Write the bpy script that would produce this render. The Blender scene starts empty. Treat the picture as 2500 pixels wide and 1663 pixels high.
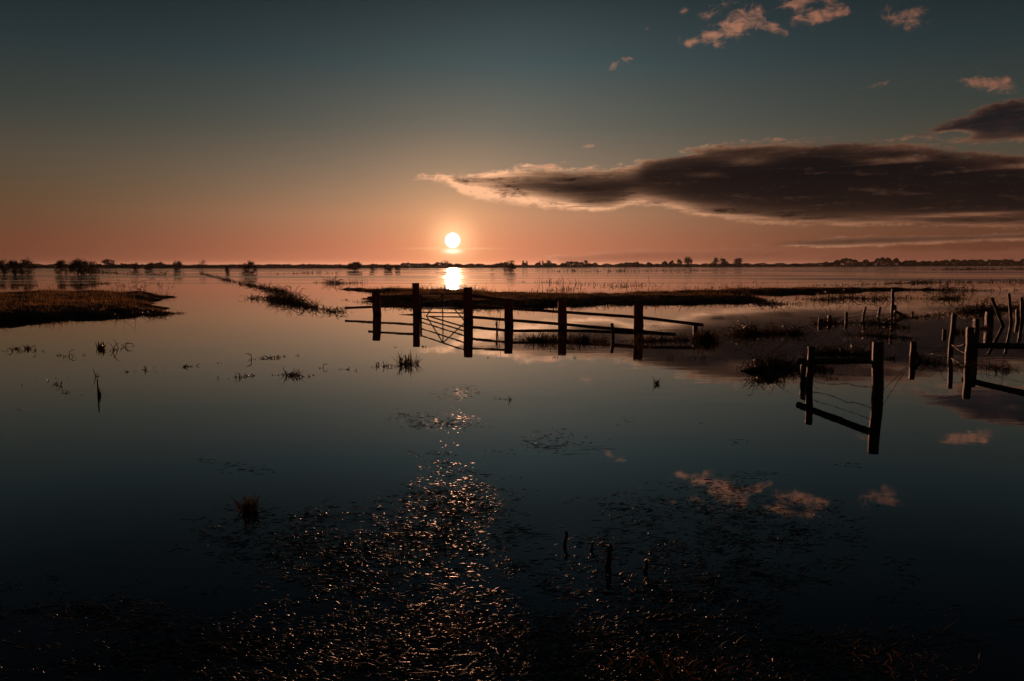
import bpy, math, random
import numpy as np
from mathutils import Vector, noise as mnoise

# ------------------------------------------------------------------ camera
F, CX, CY, HOR = 1850.0, 1250.0, 831.5, 646.5      # focal length / centre / horizon in photo pixels
H = 1.6                                            # eye height above the flood water
TH = math.atan((CY - HOR) / F)
ct, st = math.cos(TH), math.sin(TH)
S = bpy.context.scene
C = S.collection
cam_d = bpy.data.cameras.new('camera'); cam = bpy.data.objects.new('camera', cam_d); C.objects.link(cam)
cam_d.sensor_width = 36.0; cam_d.lens = F / 2500.0 * 36.0
cam_d.clip_start = 0.1; cam_d.clip_end = 60000.0
cam.location = (0, 0, H); cam.rotation_euler = (math.pi / 2 - TH, 0, 0)
S.camera = cam

def ray(px, py):
    X, Y = (px - CX) / F, (CY - py) / F
    return Vector((X, ct + Y * st, -st + Y * ct))
def ground(px, py, z=0.0):
    r = ray(px, py); t = (z - H) / r.z
    return Vector((0, 0, H)) + r * t
def at_y(px, py, y):
    r = ray(px, py); return Vector((0, 0, H)) + r * (y / r.y)
def ang(px, py):
    r = ray(px, py).normalized()
    return math.degrees(math.atan2(r.x, r.y)), math.degrees(math.asin(r.z))
def mpp(y): return y / F                           # metres per photo pixel at a distance

# ------------------------------------------------------------------ render settings
S.view_settings.view_transform = 'Standard'; S.view_settings.look = 'None'
S.view_settings.exposure = 0.0; S.view_settings.gamma = 1.0
S.cycles.use_denoising = True
S.cycles.max_bounces = 6; S.cycles.glossy_bounces = 4; S.cycles.transparent_max_bounces = 6
S.cycles.volume_bounces = 0
S.cycles.sample_clamp_indirect = 8.0
S.cycles.caustics_reflective = False; S.cycles.caustics_refractive = False

# ------------------------------------------------------------------ node expressions
def lin(r, g, b):
    f = lambda c: (c / 12.92 if c <= 0.04045 else ((c + 0.055) / 1.055) ** 2.4)
    return (f(r / 255.0), f(g / 255.0), f(b / 255.0))
class E:
    nt = None
    def __init__(s, sock): s.s = sock
    @staticmethod
    def put(node, idx, v):
        if isinstance(v, E): E.nt.links.new(v.s, node.inputs[idx])
        else: node.inputs[idx].default_value = v
    @staticmethod
    def m(op, *a, clamp=False):
        n = E.nt.nodes.new('ShaderNodeMath'); n.operation = op; n.use_clamp = clamp
        for i, v in enumerate(a): E.put(n, i, v)
        return E(n.outputs[0])
    def __add__(s, o): return E.m('ADD', s, o)
    def __radd__(s, o): return E.m('ADD', o, s)
    def __sub__(s, o): return E.m('SUBTRACT', s, o)
    def __rsub__(s, o): return E.m('SUBTRACT', o, s)
    def __mul__(s, o): return E.m('MULTIPLY', s, o)
    def __rmul__(s, o): return E.m('MULTIPLY', o, s)
    def __truediv__(s, o): return E.m('DIVIDE', s, o)
    def __neg__(s): return E.m('MULTIPLY', s, -1.0)
def emax(a, b): return E.m('MAXIMUM', a, b)
def emin(a, b): return E.m('MINIMUM', a, b)
def eabs(a): return E.m('ABSOLUTE', a)
def eexp(a): return E.m('EXPONENT', a)
def clamp01(a): return E.m('ADD', a, 0.0, clamp=True)
def gauss(a): return eexp(-(a * a))
def sstep(a, lo, hi):
    n = E.nt.nodes.new('ShaderNodeMapRange'); n.interpolation_type = 'SMOOTHSTEP'
    E.put(n, 0, a)
    n.inputs[1].default_value = lo; n.inputs[2].default_value = hi
    n.inputs[3].default_value = 0.0; n.inputs[4].default_value = 1.0
    if lo > hi:
        n.inputs[1].default_value = hi; n.inputs[2].default_value = lo
        n.inputs[3].default_value = 1.0; n.inputs[4].default_value = 0.0
    return E(n.outputs[0])
def vec(x, y, z):
    n = E.nt.nodes.new('ShaderNodeCombineXYZ')
    for i, v in enumerate((x, y, z)): E.put(n, i, v)
    return E(n.outputs[0])
def sep(v):
    n = E.nt.nodes.new('ShaderNodeSeparateXYZ'); E.put(n, 0, v)
    return E(n.outputs[0]), E(n.outputs[1]), E(n.outputs[2])
def vmath(op, a, b):
    n = E.nt.nodes.new('ShaderNodeVectorMath'); n.operation = op; E.put(n, 0, a); E.put(n, 1, b)
    return E(n.outputs['Value' if op == 'DOT_PRODUCT' else 0])
def fbm(v, scale, detail=5.0, rough=0.55, dist=0.0):
    n = E.nt.nodes.new('ShaderNodeTexNoise'); E.put(n, 'Vector', v)
    n.inputs['Scale'].default_value = scale; n.inputs['Detail'].default_value = detail
    n.inputs['Roughness'].default_value = rough; n.inputs['Distortion'].default_value = dist
    return E(n.outputs[0])
def mixc(f, a, b):
    n = E.nt.nodes.new('ShaderNodeMix'); n.data_type = 'RGBA'; n.clamp_factor = True
    E.put(n, 0, f)
    for i, v in ((6, a), (7, b)):
        if isinstance(v, E): E.nt.links.new(v.s, n.inputs[i])
        else: n.inputs[i].default_value = (*v, 1.0)
    return E(n.outputs[2])
def addc(a, b, fac=1.0):
    n = E.nt.nodes.new('ShaderNodeMix'); n.data_type = 'RGBA'; n.blend_type = 'ADD'; n.clamp_factor = False
    E.put(n, 0, fac)
    for i, v in ((6, a), (7, b)):
        if isinstance(v, E): E.nt.links.new(v.s, n.inputs[i])
        else: n.inputs[i].default_value = (*v, 1.0)
    return E(n.outputs[2])
def ramp(f, stops):
    n = E.nt.nodes.new('ShaderNodeValToRGB'); E.put(n, 0, f)
    el = n.color_ramp.elements
    while len(el) < len(stops): el.new(0.5)
    for e, (p, c) in zip(el, stops): e.position = p; e.color = (*c, 1.0)
    return E(n.outputs[0])
def fcurve(f, pts):
    n = E.nt.nodes.new('ShaderNodeFloatCurve'); E.put(n, 1, f)
    c = n.mapping.curves[0]; n.mapping.use_clip = False
    c.points[0].location = pts[0]; c.points[1].location = pts[-1]
    for p in pts[1:-1]: c.points.new(*p)
    n.mapping.update()
    return E(n.outputs[0])

# ------------------------------------------------------------------ sky
SUN_U, SUN_V = ang(1105, 587)
su, sv = math.radians(SUN_U), math.radians(SUN_V)
SUN = Vector((math.sin(su) * math.cos(sv), math.cos(su) * math.cos(sv), math.sin(sv)))
W = bpy.data.worlds.new('World'); S.world = W; W.use_nodes = True
nt = W.node_tree; nt.nodes.clear(); E.nt = nt
tc = nt.nodes.new('ShaderNodeTexCoord')
D = E(tc.outputs['Generated'])
dx, dy, dz = sep(D)
u = E.m('ARCTAN2', dx, dy) * 57.29578
v = E.m('ARCSINE', dz) * 57.29578
va = emax(v, 0.0)
sa = E.m('ARCCOSINE', emin(vmath('DOT_PRODUCT', D, tuple(SUN)), 0.9999999)) * 57.29578   # degrees from the sun
du = eabs(u - SUN_U - emin(va, 20.0) * 0.30)
vr = E.m('POWER', va / 90.0, 0.5)
vp = lambda d: math.sqrt(d / 90.0)
near = ramp(vr, [(vp(0), lin(200, 116, 86)), (vp(1.6), lin(203, 127, 95)), (vp(3.6), lin(194, 139, 106)), (vp(5.3), lin(168, 133, 106)),
                 (vp(7.2), lin(140, 121, 102)), (vp(10), lin(103, 102, 93)), (vp(14.3), lin(66, 82, 84)), (vp(18.5), lin(45, 58, 62)),
                 (vp(25), lin(25, 38, 46)), (vp(34), lin(9, 19, 27)), (vp(50), lin(5, 10, 15)), (1.0, lin(4, 9, 13))])
far = ramp(vr, [(vp(0), lin(84, 44, 32)), (vp(1.8), lin(88, 53, 36)), (vp(4.2), lin(78, 61, 41)), (vp(7), lin(73, 66, 54)),
                (vp(10), lin(54, 59, 54)), (vp(14), lin(37, 48, 51)), (vp(18.5), lin(22, 31, 36)),
                (vp(25), lin(8, 17, 24)), (vp(34), lin(3, 8, 13)), (vp(50), lin(3, 7, 10)), (1.0, lin(3, 7, 10))])
wn = E.m('EXPONENT', -(E.m('POWER', du / 18.5, 1.6)))
sky = mixc(wn, far, near)
haze_n = fbm(vec(u * 0.05, v * 0.9, 3.0), 1.0, 4.0)
sky = mixc(sstep(haze_n, 0.5, 0.85) * sstep(v, 5.0, 1.0) * wn * 0.35, sky, lin(205, 118, 92))
# the aureole and the sun itself
sky = addc(sky, lin(255, 176, 100), 0.48 * eexp(-(sa / 2.9)))
sky = addc(sky, lin(255, 226, 175), 0.42 * eexp(-(E.m('POWER', sa / 1.45, 2.0))))
nis = nt.nodes.new('ShaderNodeTexSky'); nis.sky_type = 'NISHITA'; nis.sun_disc = False
nis.sun_elevation = sv; nis.sun_rotation = su; nis.altitude = 0; nis.air_density = 1.0; nis.dust_density = 1.5
sky = addc(sky, E(nis.outputs[0]), 0.0003)

# the sun's disc, and a last gleam of it under a thin bar of cloud
disc = sstep(sa, 0.60, 0.38)
glint = gauss((u - SUN_U) / 0.55) * gauss((v - (SUN_V - 0.80)) / 0.17)
sky = mixc(gauss((v - (SUN_V - 0.60)) / 0.07) * gauss((u - SUN_U) / 2.5) * 0.6, addc(sky, (5.0, 5.8, 6.4), disc), lin(250, 205, 150))
sky = addc(sky, (0.8, 0.75, 0.65), glint)
clear = sky
# clouds: drawn in angles of azimuth (u) and elevation (v), at an infinite distance
wob = fbm(vec(u * 0.36, v * 1.05, 0.0), 1.0, 5.0, 0.6, 0.5) - 0.5
wob2 = fbm(vec(u * 0.10, v * 0.55, 7.0), 1.0, 4.0, 0.6, 0.4) - 0.5
fine = fbm(vec(u * 1.5, v * 3.6, 2.0), 1.0, 5.0, 0.66, 0.5) - 0.5
streak = fbm(vec(u * 0.20, v * 2.2, 4.0), 1.0, 5.0, 0.6, 0.8) - 0.5
def outline(pts, lo=-10.0, hi=62.0):
    """a curve of elevation against azimuth from photo pixels, carried on level outside the frame"""
    a = [ang(*p) for p in pts]
    a = [(lo, a[0][1])] + a + [(hi, a[-1][1])]
    q = [((x - lo) / (hi - lo), y / 30.0) for x, y in a]
    return fcurve((u - lo) / (hi - lo), q) * 30.0
phase = eexp(-(sa / 12.0))
rim = mixc(clamp01(phase * 2.3), lin(134, 84, 62), lin(255, 190, 145))
def bank_cloud(sky, top, bot, top_col, low_col, blend, amp=1.0, soft=0.7, rim_w=0.26, rim_gain=1.0, opac=1.0, tip=None, holes=()):
    t = outline(top); b = outline(bot)
    left = ang(*top[0])[0]
    rough = wob * 1.8 + streak * 0.5 + fine * 1.15
    up = t - v + rough * amp
    dn = v - b + rough * (amp * 0.55)
    d = emin(emin(up, dn), emin((u - left) * 0.30 + wob * 1.6 + 0.1, (66.0 - u) * 0.2 + wob2 * 2.0))
    for (px, py, wx, wy, s_) in holes:
        a_, e_ = ang(px, py); k = 57.3 / F; r1 = (u - a_) * (1 / (wx * k)); r2 = (v - e_ + streak * 0.5) * (1 / (wy * k))
        d = d - s_ * eexp(-(r1 * r1 + r2 * r2))
    alpha = sstep(d, -0.08, soft * 0.62) * opac
    dp = emax(d, 0.0)
    body = mixc(blend, low_col, top_col)
    body = mixc(clamp01(streak * 2.6 + wob2 * 1.6 + fine * 1.4 - 0.12) * 0.42, body, lin(74, 51, 41))
    body = mixc(clamp01(fine * 2.2 + streak * 2.6 - 0.22) * 0.5, body, lin(84, 58, 48))
    body = mixc(clamp01(wob * 3.0 + fine * 0.6 - 0.15) * 0.6, body, lin(17, 15, 17))
    w = rim_w if tip is None else rim_w + 0.55 * sstep(u, tip[0], tip[1])
    lower = 0.48 + 0.52 * sstep(dn - up, 0.6, -0.6)
    lit = clamp01(eexp(-(emax(dp - 0.14, 0.0) / w)) * lower * (0.85 + streak * 3.0 + wob * 2.4 + fine * 2.0) * rim_gain * (0.75 + phase * 2.2))
    return mixc(alpha, sky, mixc(lit, body, rim))
sky = bank_cloud(sky, [(1340, 622), (1500, 612), (1700, 607), (1950, 601), (2200, 608), (2500, 602)], [(1340, 652), (2500, 652)],
                 lin(116, 72, 54), lin(126, 77, 58), clamp01((v - 1.0) * 0.5), 0.35, 0.6, 0.12, 0.5, 0.6)
sky = bank_cloud(sky, [(1850, 594), (1950, 585), (2100, 576), (2300, 572), (2500, 566)], [(1850, 598), (2000, 606), (2150, 601), (2300, 594), (2500, 588)],
                 lin(54, 37, 31), lin(76, 50, 39), clamp01((v - 2.2) * 0.5), 0.32, 0.28, 0.13, 0.8, 0.95)
sky = bank_cloud(sky, [(1035, 430), (1090, 422), (1140, 421), (1215, 418), (1286, 408), (1356, 404), (1541, 402), (1592, 377), (1732, 352), (1850, 344), (1986, 341), (2114, 342),
                       (2247, 348), (2324, 358), (2500, 372)],
                 [(1035, 440), (1100, 456), (1134, 480), (1210, 494), (1382, 514), (1484, 518), (1554, 500), (1598, 504), (1732, 533), (1859, 546), (1980, 552), (2150, 553), (2500, 562)],
                 lin(14, 14, 16), lin(31, 22, 19), sstep(v + wob2 * 4.0, 2.8, 8.0), 0.95, 0.75, 0.30, 1.15, 1.0, (6.0, -5.0),
                 [(1735, 427, 75, 9, 1.3), (1830, 396, 70, 12, 0.9), (2140, 394, 60, 9, 0.9), (2225, 390, 40, 8, 0.6), (2480, 408, 50, 8, 0.9), (1640, 380, 60, 7, 0.7), (2400, 522, 120, 6, 0.8)])
sky = bank_cloud(sky, [(2225, 328), (2305, 292), (2400, 262), (2500, 240)], [(2225, 338), (2279, 348), (2336, 352), (2420, 352), (2500, 346)],
                 lin(17, 21, 26), lin(32, 30, 32), sstep(v, 8.0, 10.5), 0.8, 0.6, 0.16, 0.85, 1.0, None, [(2330, 325, 40, 12, 0.9), (2460, 300, 40, 10, 0.7)])
# small lit puffs
puff_n = fbm(vec(u * 0.85, v * 1.25, 11.0), 1.0, 5.0, 0.66, 0.5) - 0.5
dens = None
for (px, py, wx, wy, rot, s) in [(1770, 80, 62, 28, 12, 1.0), (1830, 48, 66, 34, -14, 0.95), (1890, 66, 40, 20, -40, 0.8), (1995, 40, 74, 28, 8, 0.85), (1950, 8, 110, 18, 4, 0.7),
                                 (1735, 32, 50, 14, 12, 0.7), (1687, 102, 28, 14, 4, 0.95), (1668, 28, 14, 16, 30, 0.65), (1582, 70, 18, 11, 0, 0.5),
                                 (2214, 42, 48, 24, -8, 0.95), (2420, 205, 62, 23, -14, 0.9), (1512, 156, 38, 15, 14, 0.62),
                                 (1437, 358, 24, 7, 5, 0.75), (1382, 396, 20, 4, 0, 0.8), (1324, 408, 44, 10, 2, 1.0), (2140, 205, 80, 8, 12, 0.45)]:
    a, e = ang(px, py); k = 57.3 / F
    ca, sn = math.cos(math.radians(rot)), math.sin(math.radians(rot))
    pu, pv = u - a, v - e
    r1 = pu * (ca / (wx * k)) + pv * (sn / (wx * k)); r2 = pv * (ca / (wy * k)) - pu * (sn / (wy * k))
    q = s * eexp(-(r1 * r1 + r2 * r2))
    dens = q if dens is None else emax(dens, q)
pd = sstep(dens + puff_n * 2.1 + streak * 0.5, 0.40, 1.15) * clamp01(dens * 3.0)
sky = mixc(pd * 0.66, sky, mixc(clamp01(phase * 3.2), mixc(clamp01(puff_n * 3.0 + 0.5), lin(104, 72, 62), lin(158, 98, 74)), lin(225, 158, 122)))
out = nt.nodes.new('ShaderNodeOutputWorld'); mixs = nt.nodes.new('ShaderNodeMixShader')
for i, c_ in ((1, clear), (2, sky)):          # the cloudy part of the sky is only worked out where clouds are
    bg = nt.nodes.new('ShaderNodeBackground')
    scale = nt.nodes.new('ShaderNodeVectorMath'); scale.operation = 'SCALE'; scale.inputs['Scale'].default_value = 10.0
    nt.links.new(c_.s, scale.inputs[0]); nt.links.new(scale.outputs[0], bg.inputs[0])
    bg.inputs[1].default_value = 0.1
    nt.links.new(bg.outputs[0], mixs.inputs[i])
region = E.m('GREATER_THAN', u, -11.0) * E.m('LESS_THAN', u, 80.0) * E.m('GREATER_THAN', v, -0.5) * E.m('LESS_THAN', v, 22.0)
nt.links.new(region.s, mixs.inputs[0]); nt.links.new(mixs.outputs[0], out.inputs[0])
W.cycles.sampling_method = 'MANUAL'; W.cycles.sample_map_resolution = 1024

# ------------------------------------------------------------------ sun
sd_ = bpy.data.lights.new('sun', 'SUN'); sun = bpy.data.objects.new('sun', sd_); C.objects.link(sun)
sd_.energy = 2.2; sd_.angle = math.radians(0.53); sd_.color = (1.0, 0.44, 0.24)
sun.rotation_euler = SUN.to_track_quat('Z', 'Y').to_euler(); sun.location = (0, 0, 50)

# ------------------------------------------------------------------ materials
def new_mat(name):
    m = bpy.data.materials.new(name); m.use_nodes = True
    E.nt = m.node_tree
    b = m.node_tree.nodes['Principled BSDF']
    return m, b
def link(e, node, inp): E.nt.links.new(e.s, node.inputs[inp])
def coord(kind='Object'):
    return E(E.nt.nodes.new('ShaderNodeTexCoord').outputs[kind])
def bump(h, strength, dist):
    n = E.nt.nodes.new('ShaderNodeBump'); n.inputs['Strength'].default_value = strength
    n.inputs['Distance'].default_value = dist; E.nt.links.new(h.s, n.inputs['Height'])
    return E(n.outputs[0])

def mat_water():
    m, b = new_mat('flood_water')
    x, y, z = sep(coord())
    b.inputs['Base Color'].default_value = (0.004, 0.006, 0.006, 1)
    b.inputs['IOR'].default_value = 1.333
    wind = fbm(vec(x * 0.006, y * 0.035, 0.0), 1.0, 4.0, 0.6)
    wind2 = fbm(vec(x * 0.02, y * 0.16, 5.0), 1.0, 4.0, 0.6)
    open_ = sstep(y, 42.0, 75.0)
    gust = sstep(wind * 0.6 + wind2 * 0.4, 0.42, 0.62)
    far = open_ * (0.04 + 0.20 * gust)
    link(0.006 + far, b, 'Roughness'); link(0.006 + far, b, 'Coat Roughness')
    b.inputs['Coat Weight'].default_value = 1.0; b.inputs['Coat IOR'].default_value = 1.333
    rip = fbm(vec(x * 1.2, y * 2.2, 0.0), 1.0, 3.0, 0.5)
    rip2 = fbm(vec(x * 6.0, y * 11.0, 3.0), 1.0, 2.0, 0.5)
    calm = fbm(vec(x * 0.12, y * 0.2, 9.0), 1.0, 2.0, 0.5)
    hh = rip * 0.0035 * (0.25 + sstep(calm, 0.42, 0.66)) + rip2 * 0.0006 * sstep(calm, 0.48, 0.68)
    nn = bump(hh, 0.32, 1.0); link(nn, b, 'Normal'); link(nn, b, 'Coat Normal')
    return m
def mat_wood(name, a, c, rough=0.8):
    m, b = new_mat(name)
    o = coord(); x, y, z = sep(o)
    g = fbm(vec(x * 26.0, y * 26.0, z * 2.2), 1.0, 5.0, 0.65)
    blot = fbm(o, 4.0, 3.0)
    col = mixc(sstep(g * 0.65 + blot * 0.35, 0.35, 0.68), a, c)
    wet = sstep(z + (g - 0.5) * 0.25 + (blot - 0.5) * 0.22, 0.17, 0.05)
    link(mixc(wet * 0.85, col, (0.020, 0.015, 0.010)), b, 'Base Color')
    b.inputs['Roughness'].default_value = rough
    link(bump(g, 1.0, 0.02), b, 'Normal')
    return m
def mat_veg(name, a, c, trans=0.35, rough=0.5, scale=6.0, spec=0.4):
    m, b = new_mat(name); n_t = m.node_tree
    o = coord(); k = fbm(o, scale, 3.0)
    col = mixc(sstep(k, 0.36, 0.64), a, c)
    link(col, b, 'Base Color'); b.inputs['Roughness'].default_value = rough
    b.inputs['Specular IOR Level'].default_value = spec
    t = n_t.nodes.new('ShaderNodeBsdfTranslucent'); n_t.links.new(col.s, t.inputs[0])
    mx = n_t.nodes.new('ShaderNodeMixShader'); mx.inputs[0].default_value = trans
    n_t.links.new(b.outputs[0], mx.inputs[1]); n_t.links.new(t.outputs[0], mx.inputs[2])
    n_t.links.new(mx.outputs[0], n_t.nodes['Material Output'].inputs[0])
    return m
def mat_plain(name, col, rough, metal=0.0, var=0.3, scale=8.0):
    m, b = new_mat(name)
    k = fbm(coord(), scale, 4.0)
    link(mixc(sstep(k, 0.3, 0.7), tuple(q * (1 - var) for q in col), tuple(q * (1 + var) for q in col)), b, 'Base Color')
    b.inputs['Roughness'].default_value = rough; b.inputs['Metallic'].default_value = metal
    if rough > 0.85: b.inputs['Specular IOR Level'].default_value = 0.05
    return m
def mat_turf():
    m, b = new_mat('bank_turf')
    o = coord(); x, y, z = sep(o)
    k = fbm(vec(x * 0.5, y * 1.4, z), 1.0, 6.0, 0.65); f2 = fbm(o, 9.0, 4.0)
    col = mixc(sstep(k, 0.4, 0.62), (0.035, 0.028, 0.014), (0.105, 0.070, 0.030))
    col = mixc(sstep(f2, 0.45, 0.75) * 0.5, col, (0.03, 0.04, 0.015))
    link(mixc(sstep(z, 0.06, 0.0), col, (0.015, 0.011, 0.008)), b, 'Base Color')
    b.inputs['Roughness'].default_value = 0.85
    link(bump(k * 0.5 + f2 * 0.5, 1.0, 0.10), b, 'Normal')
    return m
M = {
    'water': mat_water(),
    'post': mat_wood('flare_reddened_post_wood', (0.20, 0.036, 0.030), (0.42, 0.085, 0.065)),  # brown wood with the lens flare's red put into its base colour
    'rail': mat_wood('brown_rail_wood', (0.10, 0.032, 0.024), (0.22, 0.075, 0.052)),
    'dark': mat_wood('dark_weathered_wood', (0.016, 0.010, 0.008), (0.046, 0.026, 0.020), 0.55),
    'steel': mat_plain('galvanised_steel', (0.11, 0.085, 0.075), 0.5, 0.5, 0.25),
    'wire': mat_plain('rusty_wire', (0.09, 0.05, 0.035), 0.55, 0.6),
    'reed': mat_veg('dead_reed', (0.050, 0.034, 0.018), (0.15, 0.095, 0.045), 0.35, 0.42),
    'weed': mat_veg('dark_wet_weed', (0.022, 0.020, 0.012), (0.085, 0.054, 0.028), 0.25, 0.5),
    'float': mat_veg('floating_wet_stems', (0.018, 0.012, 0.007), (0.085, 0.050, 0.028), 0.12, 0.34, 3.0, 0.6),
    'turf': mat_turf(),
    'grass': mat_veg('bank_grass', (0.11, 0.068, 0.028), (0.34, 0.19, 0.08), 0.55, 0.5, 2.0),
    'bark': mat_plain('tree_bark', (0.050, 0.038, 0.030), 0.9),
    'twig': mat_veg('winter_twigs', (0.030, 0.022, 0.015), (0.060, 0.042, 0.026), 0.25, 0.7, 0.8),
    'wood_far': mat_veg('far_wood', (0.034, 0.026, 0.018), (0.060, 0.044, 0.028), 0.25, 0.8, 0.05),
    'shore': mat_plain('far_field', (0.040, 0.032, 0.020), 0.95, 0, 0.4, 0.05),
    'mud': mat_plain('river_mud', (0.03, 0.022, 0.015), 0.9, 0, 0.4, 1.0),
}

# ------------------------------------------------------------------ mesh helpers
def np_mesh(name, V, Fq, mat, smooth=False):
    V = np.asarray(V, dtype=np.float32).reshape(-1, 3); Fq = np.asarray(Fq, dtype=np.int32)
    k = Fq.shape[1]; me = bpy.data.meshes.new(name)
    me.vertices.add(len(V)); me.vertices.foreach_set('co', V.ravel())
    me.loops.add(Fq.size); me.loops.foreach_set('vertex_index', Fq.ravel())
    me.polygons.add(len(Fq)); me.polygons.foreach_set('loop_start', np.arange(0, Fq.size, k, dtype=np.int32))
    me.polygons.foreach_set('loop_total', np.full(len(Fq), k, dtype=np.int32))
    if smooth: me.polygons.foreach_set('use_smooth', np.ones(len(Fq), dtype=bool))
    me.update(calc_edges=True); me.validate()
    me.materials.append(mat)
    return me
class MB:
    """collects rings, strips and boxes into one mesh"""
    def __init__(s): s.v = []; s.f = []
    def tube(s, pts, rad, n=8, sq=0.0, cap=True, up=None, rot=0.0, jit=0.0, rnd=random):
        """swept section; sq 0 round .. 1 square; rad a number, a list, or list of (rx, ry)"""
        pts = [Vector(p) for p in pts]; base = len(s.v); N = len(pts)
        for i, p in enumerate(pts):
            t = (pts[min(i + 1, N - 1)] - pts[max(i - 1, 0)]).normalized()
            ref = Vector(up) if up else (Vector((0, 1, 0)) if abs(t.z) > 0.7 else Vector((0, 0, 1)))
            a = t.cross(ref).normalized(); b = a.cross(t).normalized()
            r = rad[i] if isinstance(rad, list) else rad
            rx, ry = r if isinstance(r, tuple) else (r, r)
            for k in range(n):
                w = 2 * math.pi * (k + 0.5) / n + rot
                cx, cy = math.cos(w), math.sin(w)
                if sq:
                    e = 1.0 / max(abs(cx), abs(cy)); kk = 1 + (e - 1) * sq; cx *= kk; cy *= kk
                j = 1 + jit * (rnd.random() - 0.5)
                s.v.append(p + a * (cx * rx * j) + b * (cy * ry * j))
        for i in range(N - 1):
            for k in range(n):
                k2 = (k + 1) % n
                s.f.append((base + i * n + k, base + i * n + k2, base + (i + 1) * n + k2, base + (i + 1) * n + k))
        if cap:
            s.f.append(tuple(base + k for k in range(n))[::-1])
            s.f.append(tuple(base + (N - 1) * n + k for k in range(n)))
    def strip(s, pts, w, side):
        base = len(s.v); N = len(pts)
        for i, p in enumerate(pts):
            ww = w * (1 - (i / (N - 1)) ** 2 * 0.85)
            s.v.append(Vector(p) - side * ww * 0.5); s.v.append(Vector(p) + side * ww * 0.5)
        for i in range(N - 1):
            q = base + 2 * i; s.f.append((q, q + 1, q + 3, q + 2))
    def build(s, name, mat, parent=None, smooth=False, origin=None):
        o = Vector(origin) if origin is not None else Vector((0, 0, 0))
        me = bpy.data.meshes.new(name)
        me.from_pydata([tuple(Vector(p) - o) for p in s.v], [], s.f); me.materials.append(mat)
        if smooth:
            me.polygons.foreach_set('use_smooth', [True] * len(me.polygons))
        me.update()
        ob = bpy.data.objects.new(name, me); C.objects.link(ob)
        if parent is not None: ob.parent = parent
        else: ob.location = o
        return ob
def tag(o, label=None, cat=None, group=None, kind=None):
    if label: o['label'] = label
    if cat: o['category'] = cat
    if group: o['group'] = group
    if kind: o['kind'] = kind
    return o
def thing(name, loc, label, cat, group=None):
    o = bpy.data.objects.new(name, None); C.objects.link(o); o.location = loc
    return tag(o, label, cat, group)

# ------------------------------------------------------------------ water, bed and far land
me = np_mesh('water', [(-8000, -300, 0), (8000, -300, 0), (8000, 8000, 0), (-8000, 8000, 0)], [(0, 1, 2, 3)], M['water'])
tag(bpy.data.objects.new('water', me), 'calm flood water mirroring the sunset sky', kind='structure'); C.objects.link(bpy.data.objects['water'])
me = np_mesh('ground', [(-8000, -300, -1.2), (8000, -300, -1.2), (8000, 8000, -1.2), (-8000, 8000, -1.2)], [(0, 1, 2, 3)], M['mud'])
tag(bpy.data.objects.new('ground', me), 'drowned field under the flood water', kind='structure'); C.objects.link(bpy.data.objects['ground'])

shore_px = [(-500, 655), (0, 655), (420, 655), (850, 655), (1250, 653.6), (1550, 652.6), (1800, 652), (2100, 650.6), (2300, 649.6), (2500, 648.9), (3000, 648.6)]
def shore_y(px):
    return float(np.interp(px, [p[0] for p in shore_px], [p[1] for p in shore_px]))
V = []; rows = 5; cols = 260
for i in range(cols):
    px = -700 + i * (3900 / (cols - 1))
    wob_ = 0.25 * mnoise.noise((px * 0.02, 3.1, 0)) + 0.12 * mnoise.noise((px * 0.09, 1.1, 0))
    g = ground(px, shore_y(px) + wob_)
    d = Vector((g.x, g.y, 0)).normalized()
    for (dd, zz) in ((0, -0.3), (6, 0.25), (60, 0.45), (900, 0.9), (5200, 1.15)):
        V.append((g.x + d.x * dd, g.y + d.y * dd, zz))
Fq = [(i * rows + r, (i + 1) * rows + r, (i + 1) * rows + r + 1, i * rows + r + 1) for i in range(cols - 1) for r in range(rows - 1)]
o = bpy.data.objects.new('far_shore', np_mesh('far_shore', V, Fq, M['shore'], True)); C.objects.link(o)
tag(o, 'low dark far bank of the flooded fields', kind='structure')

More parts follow.
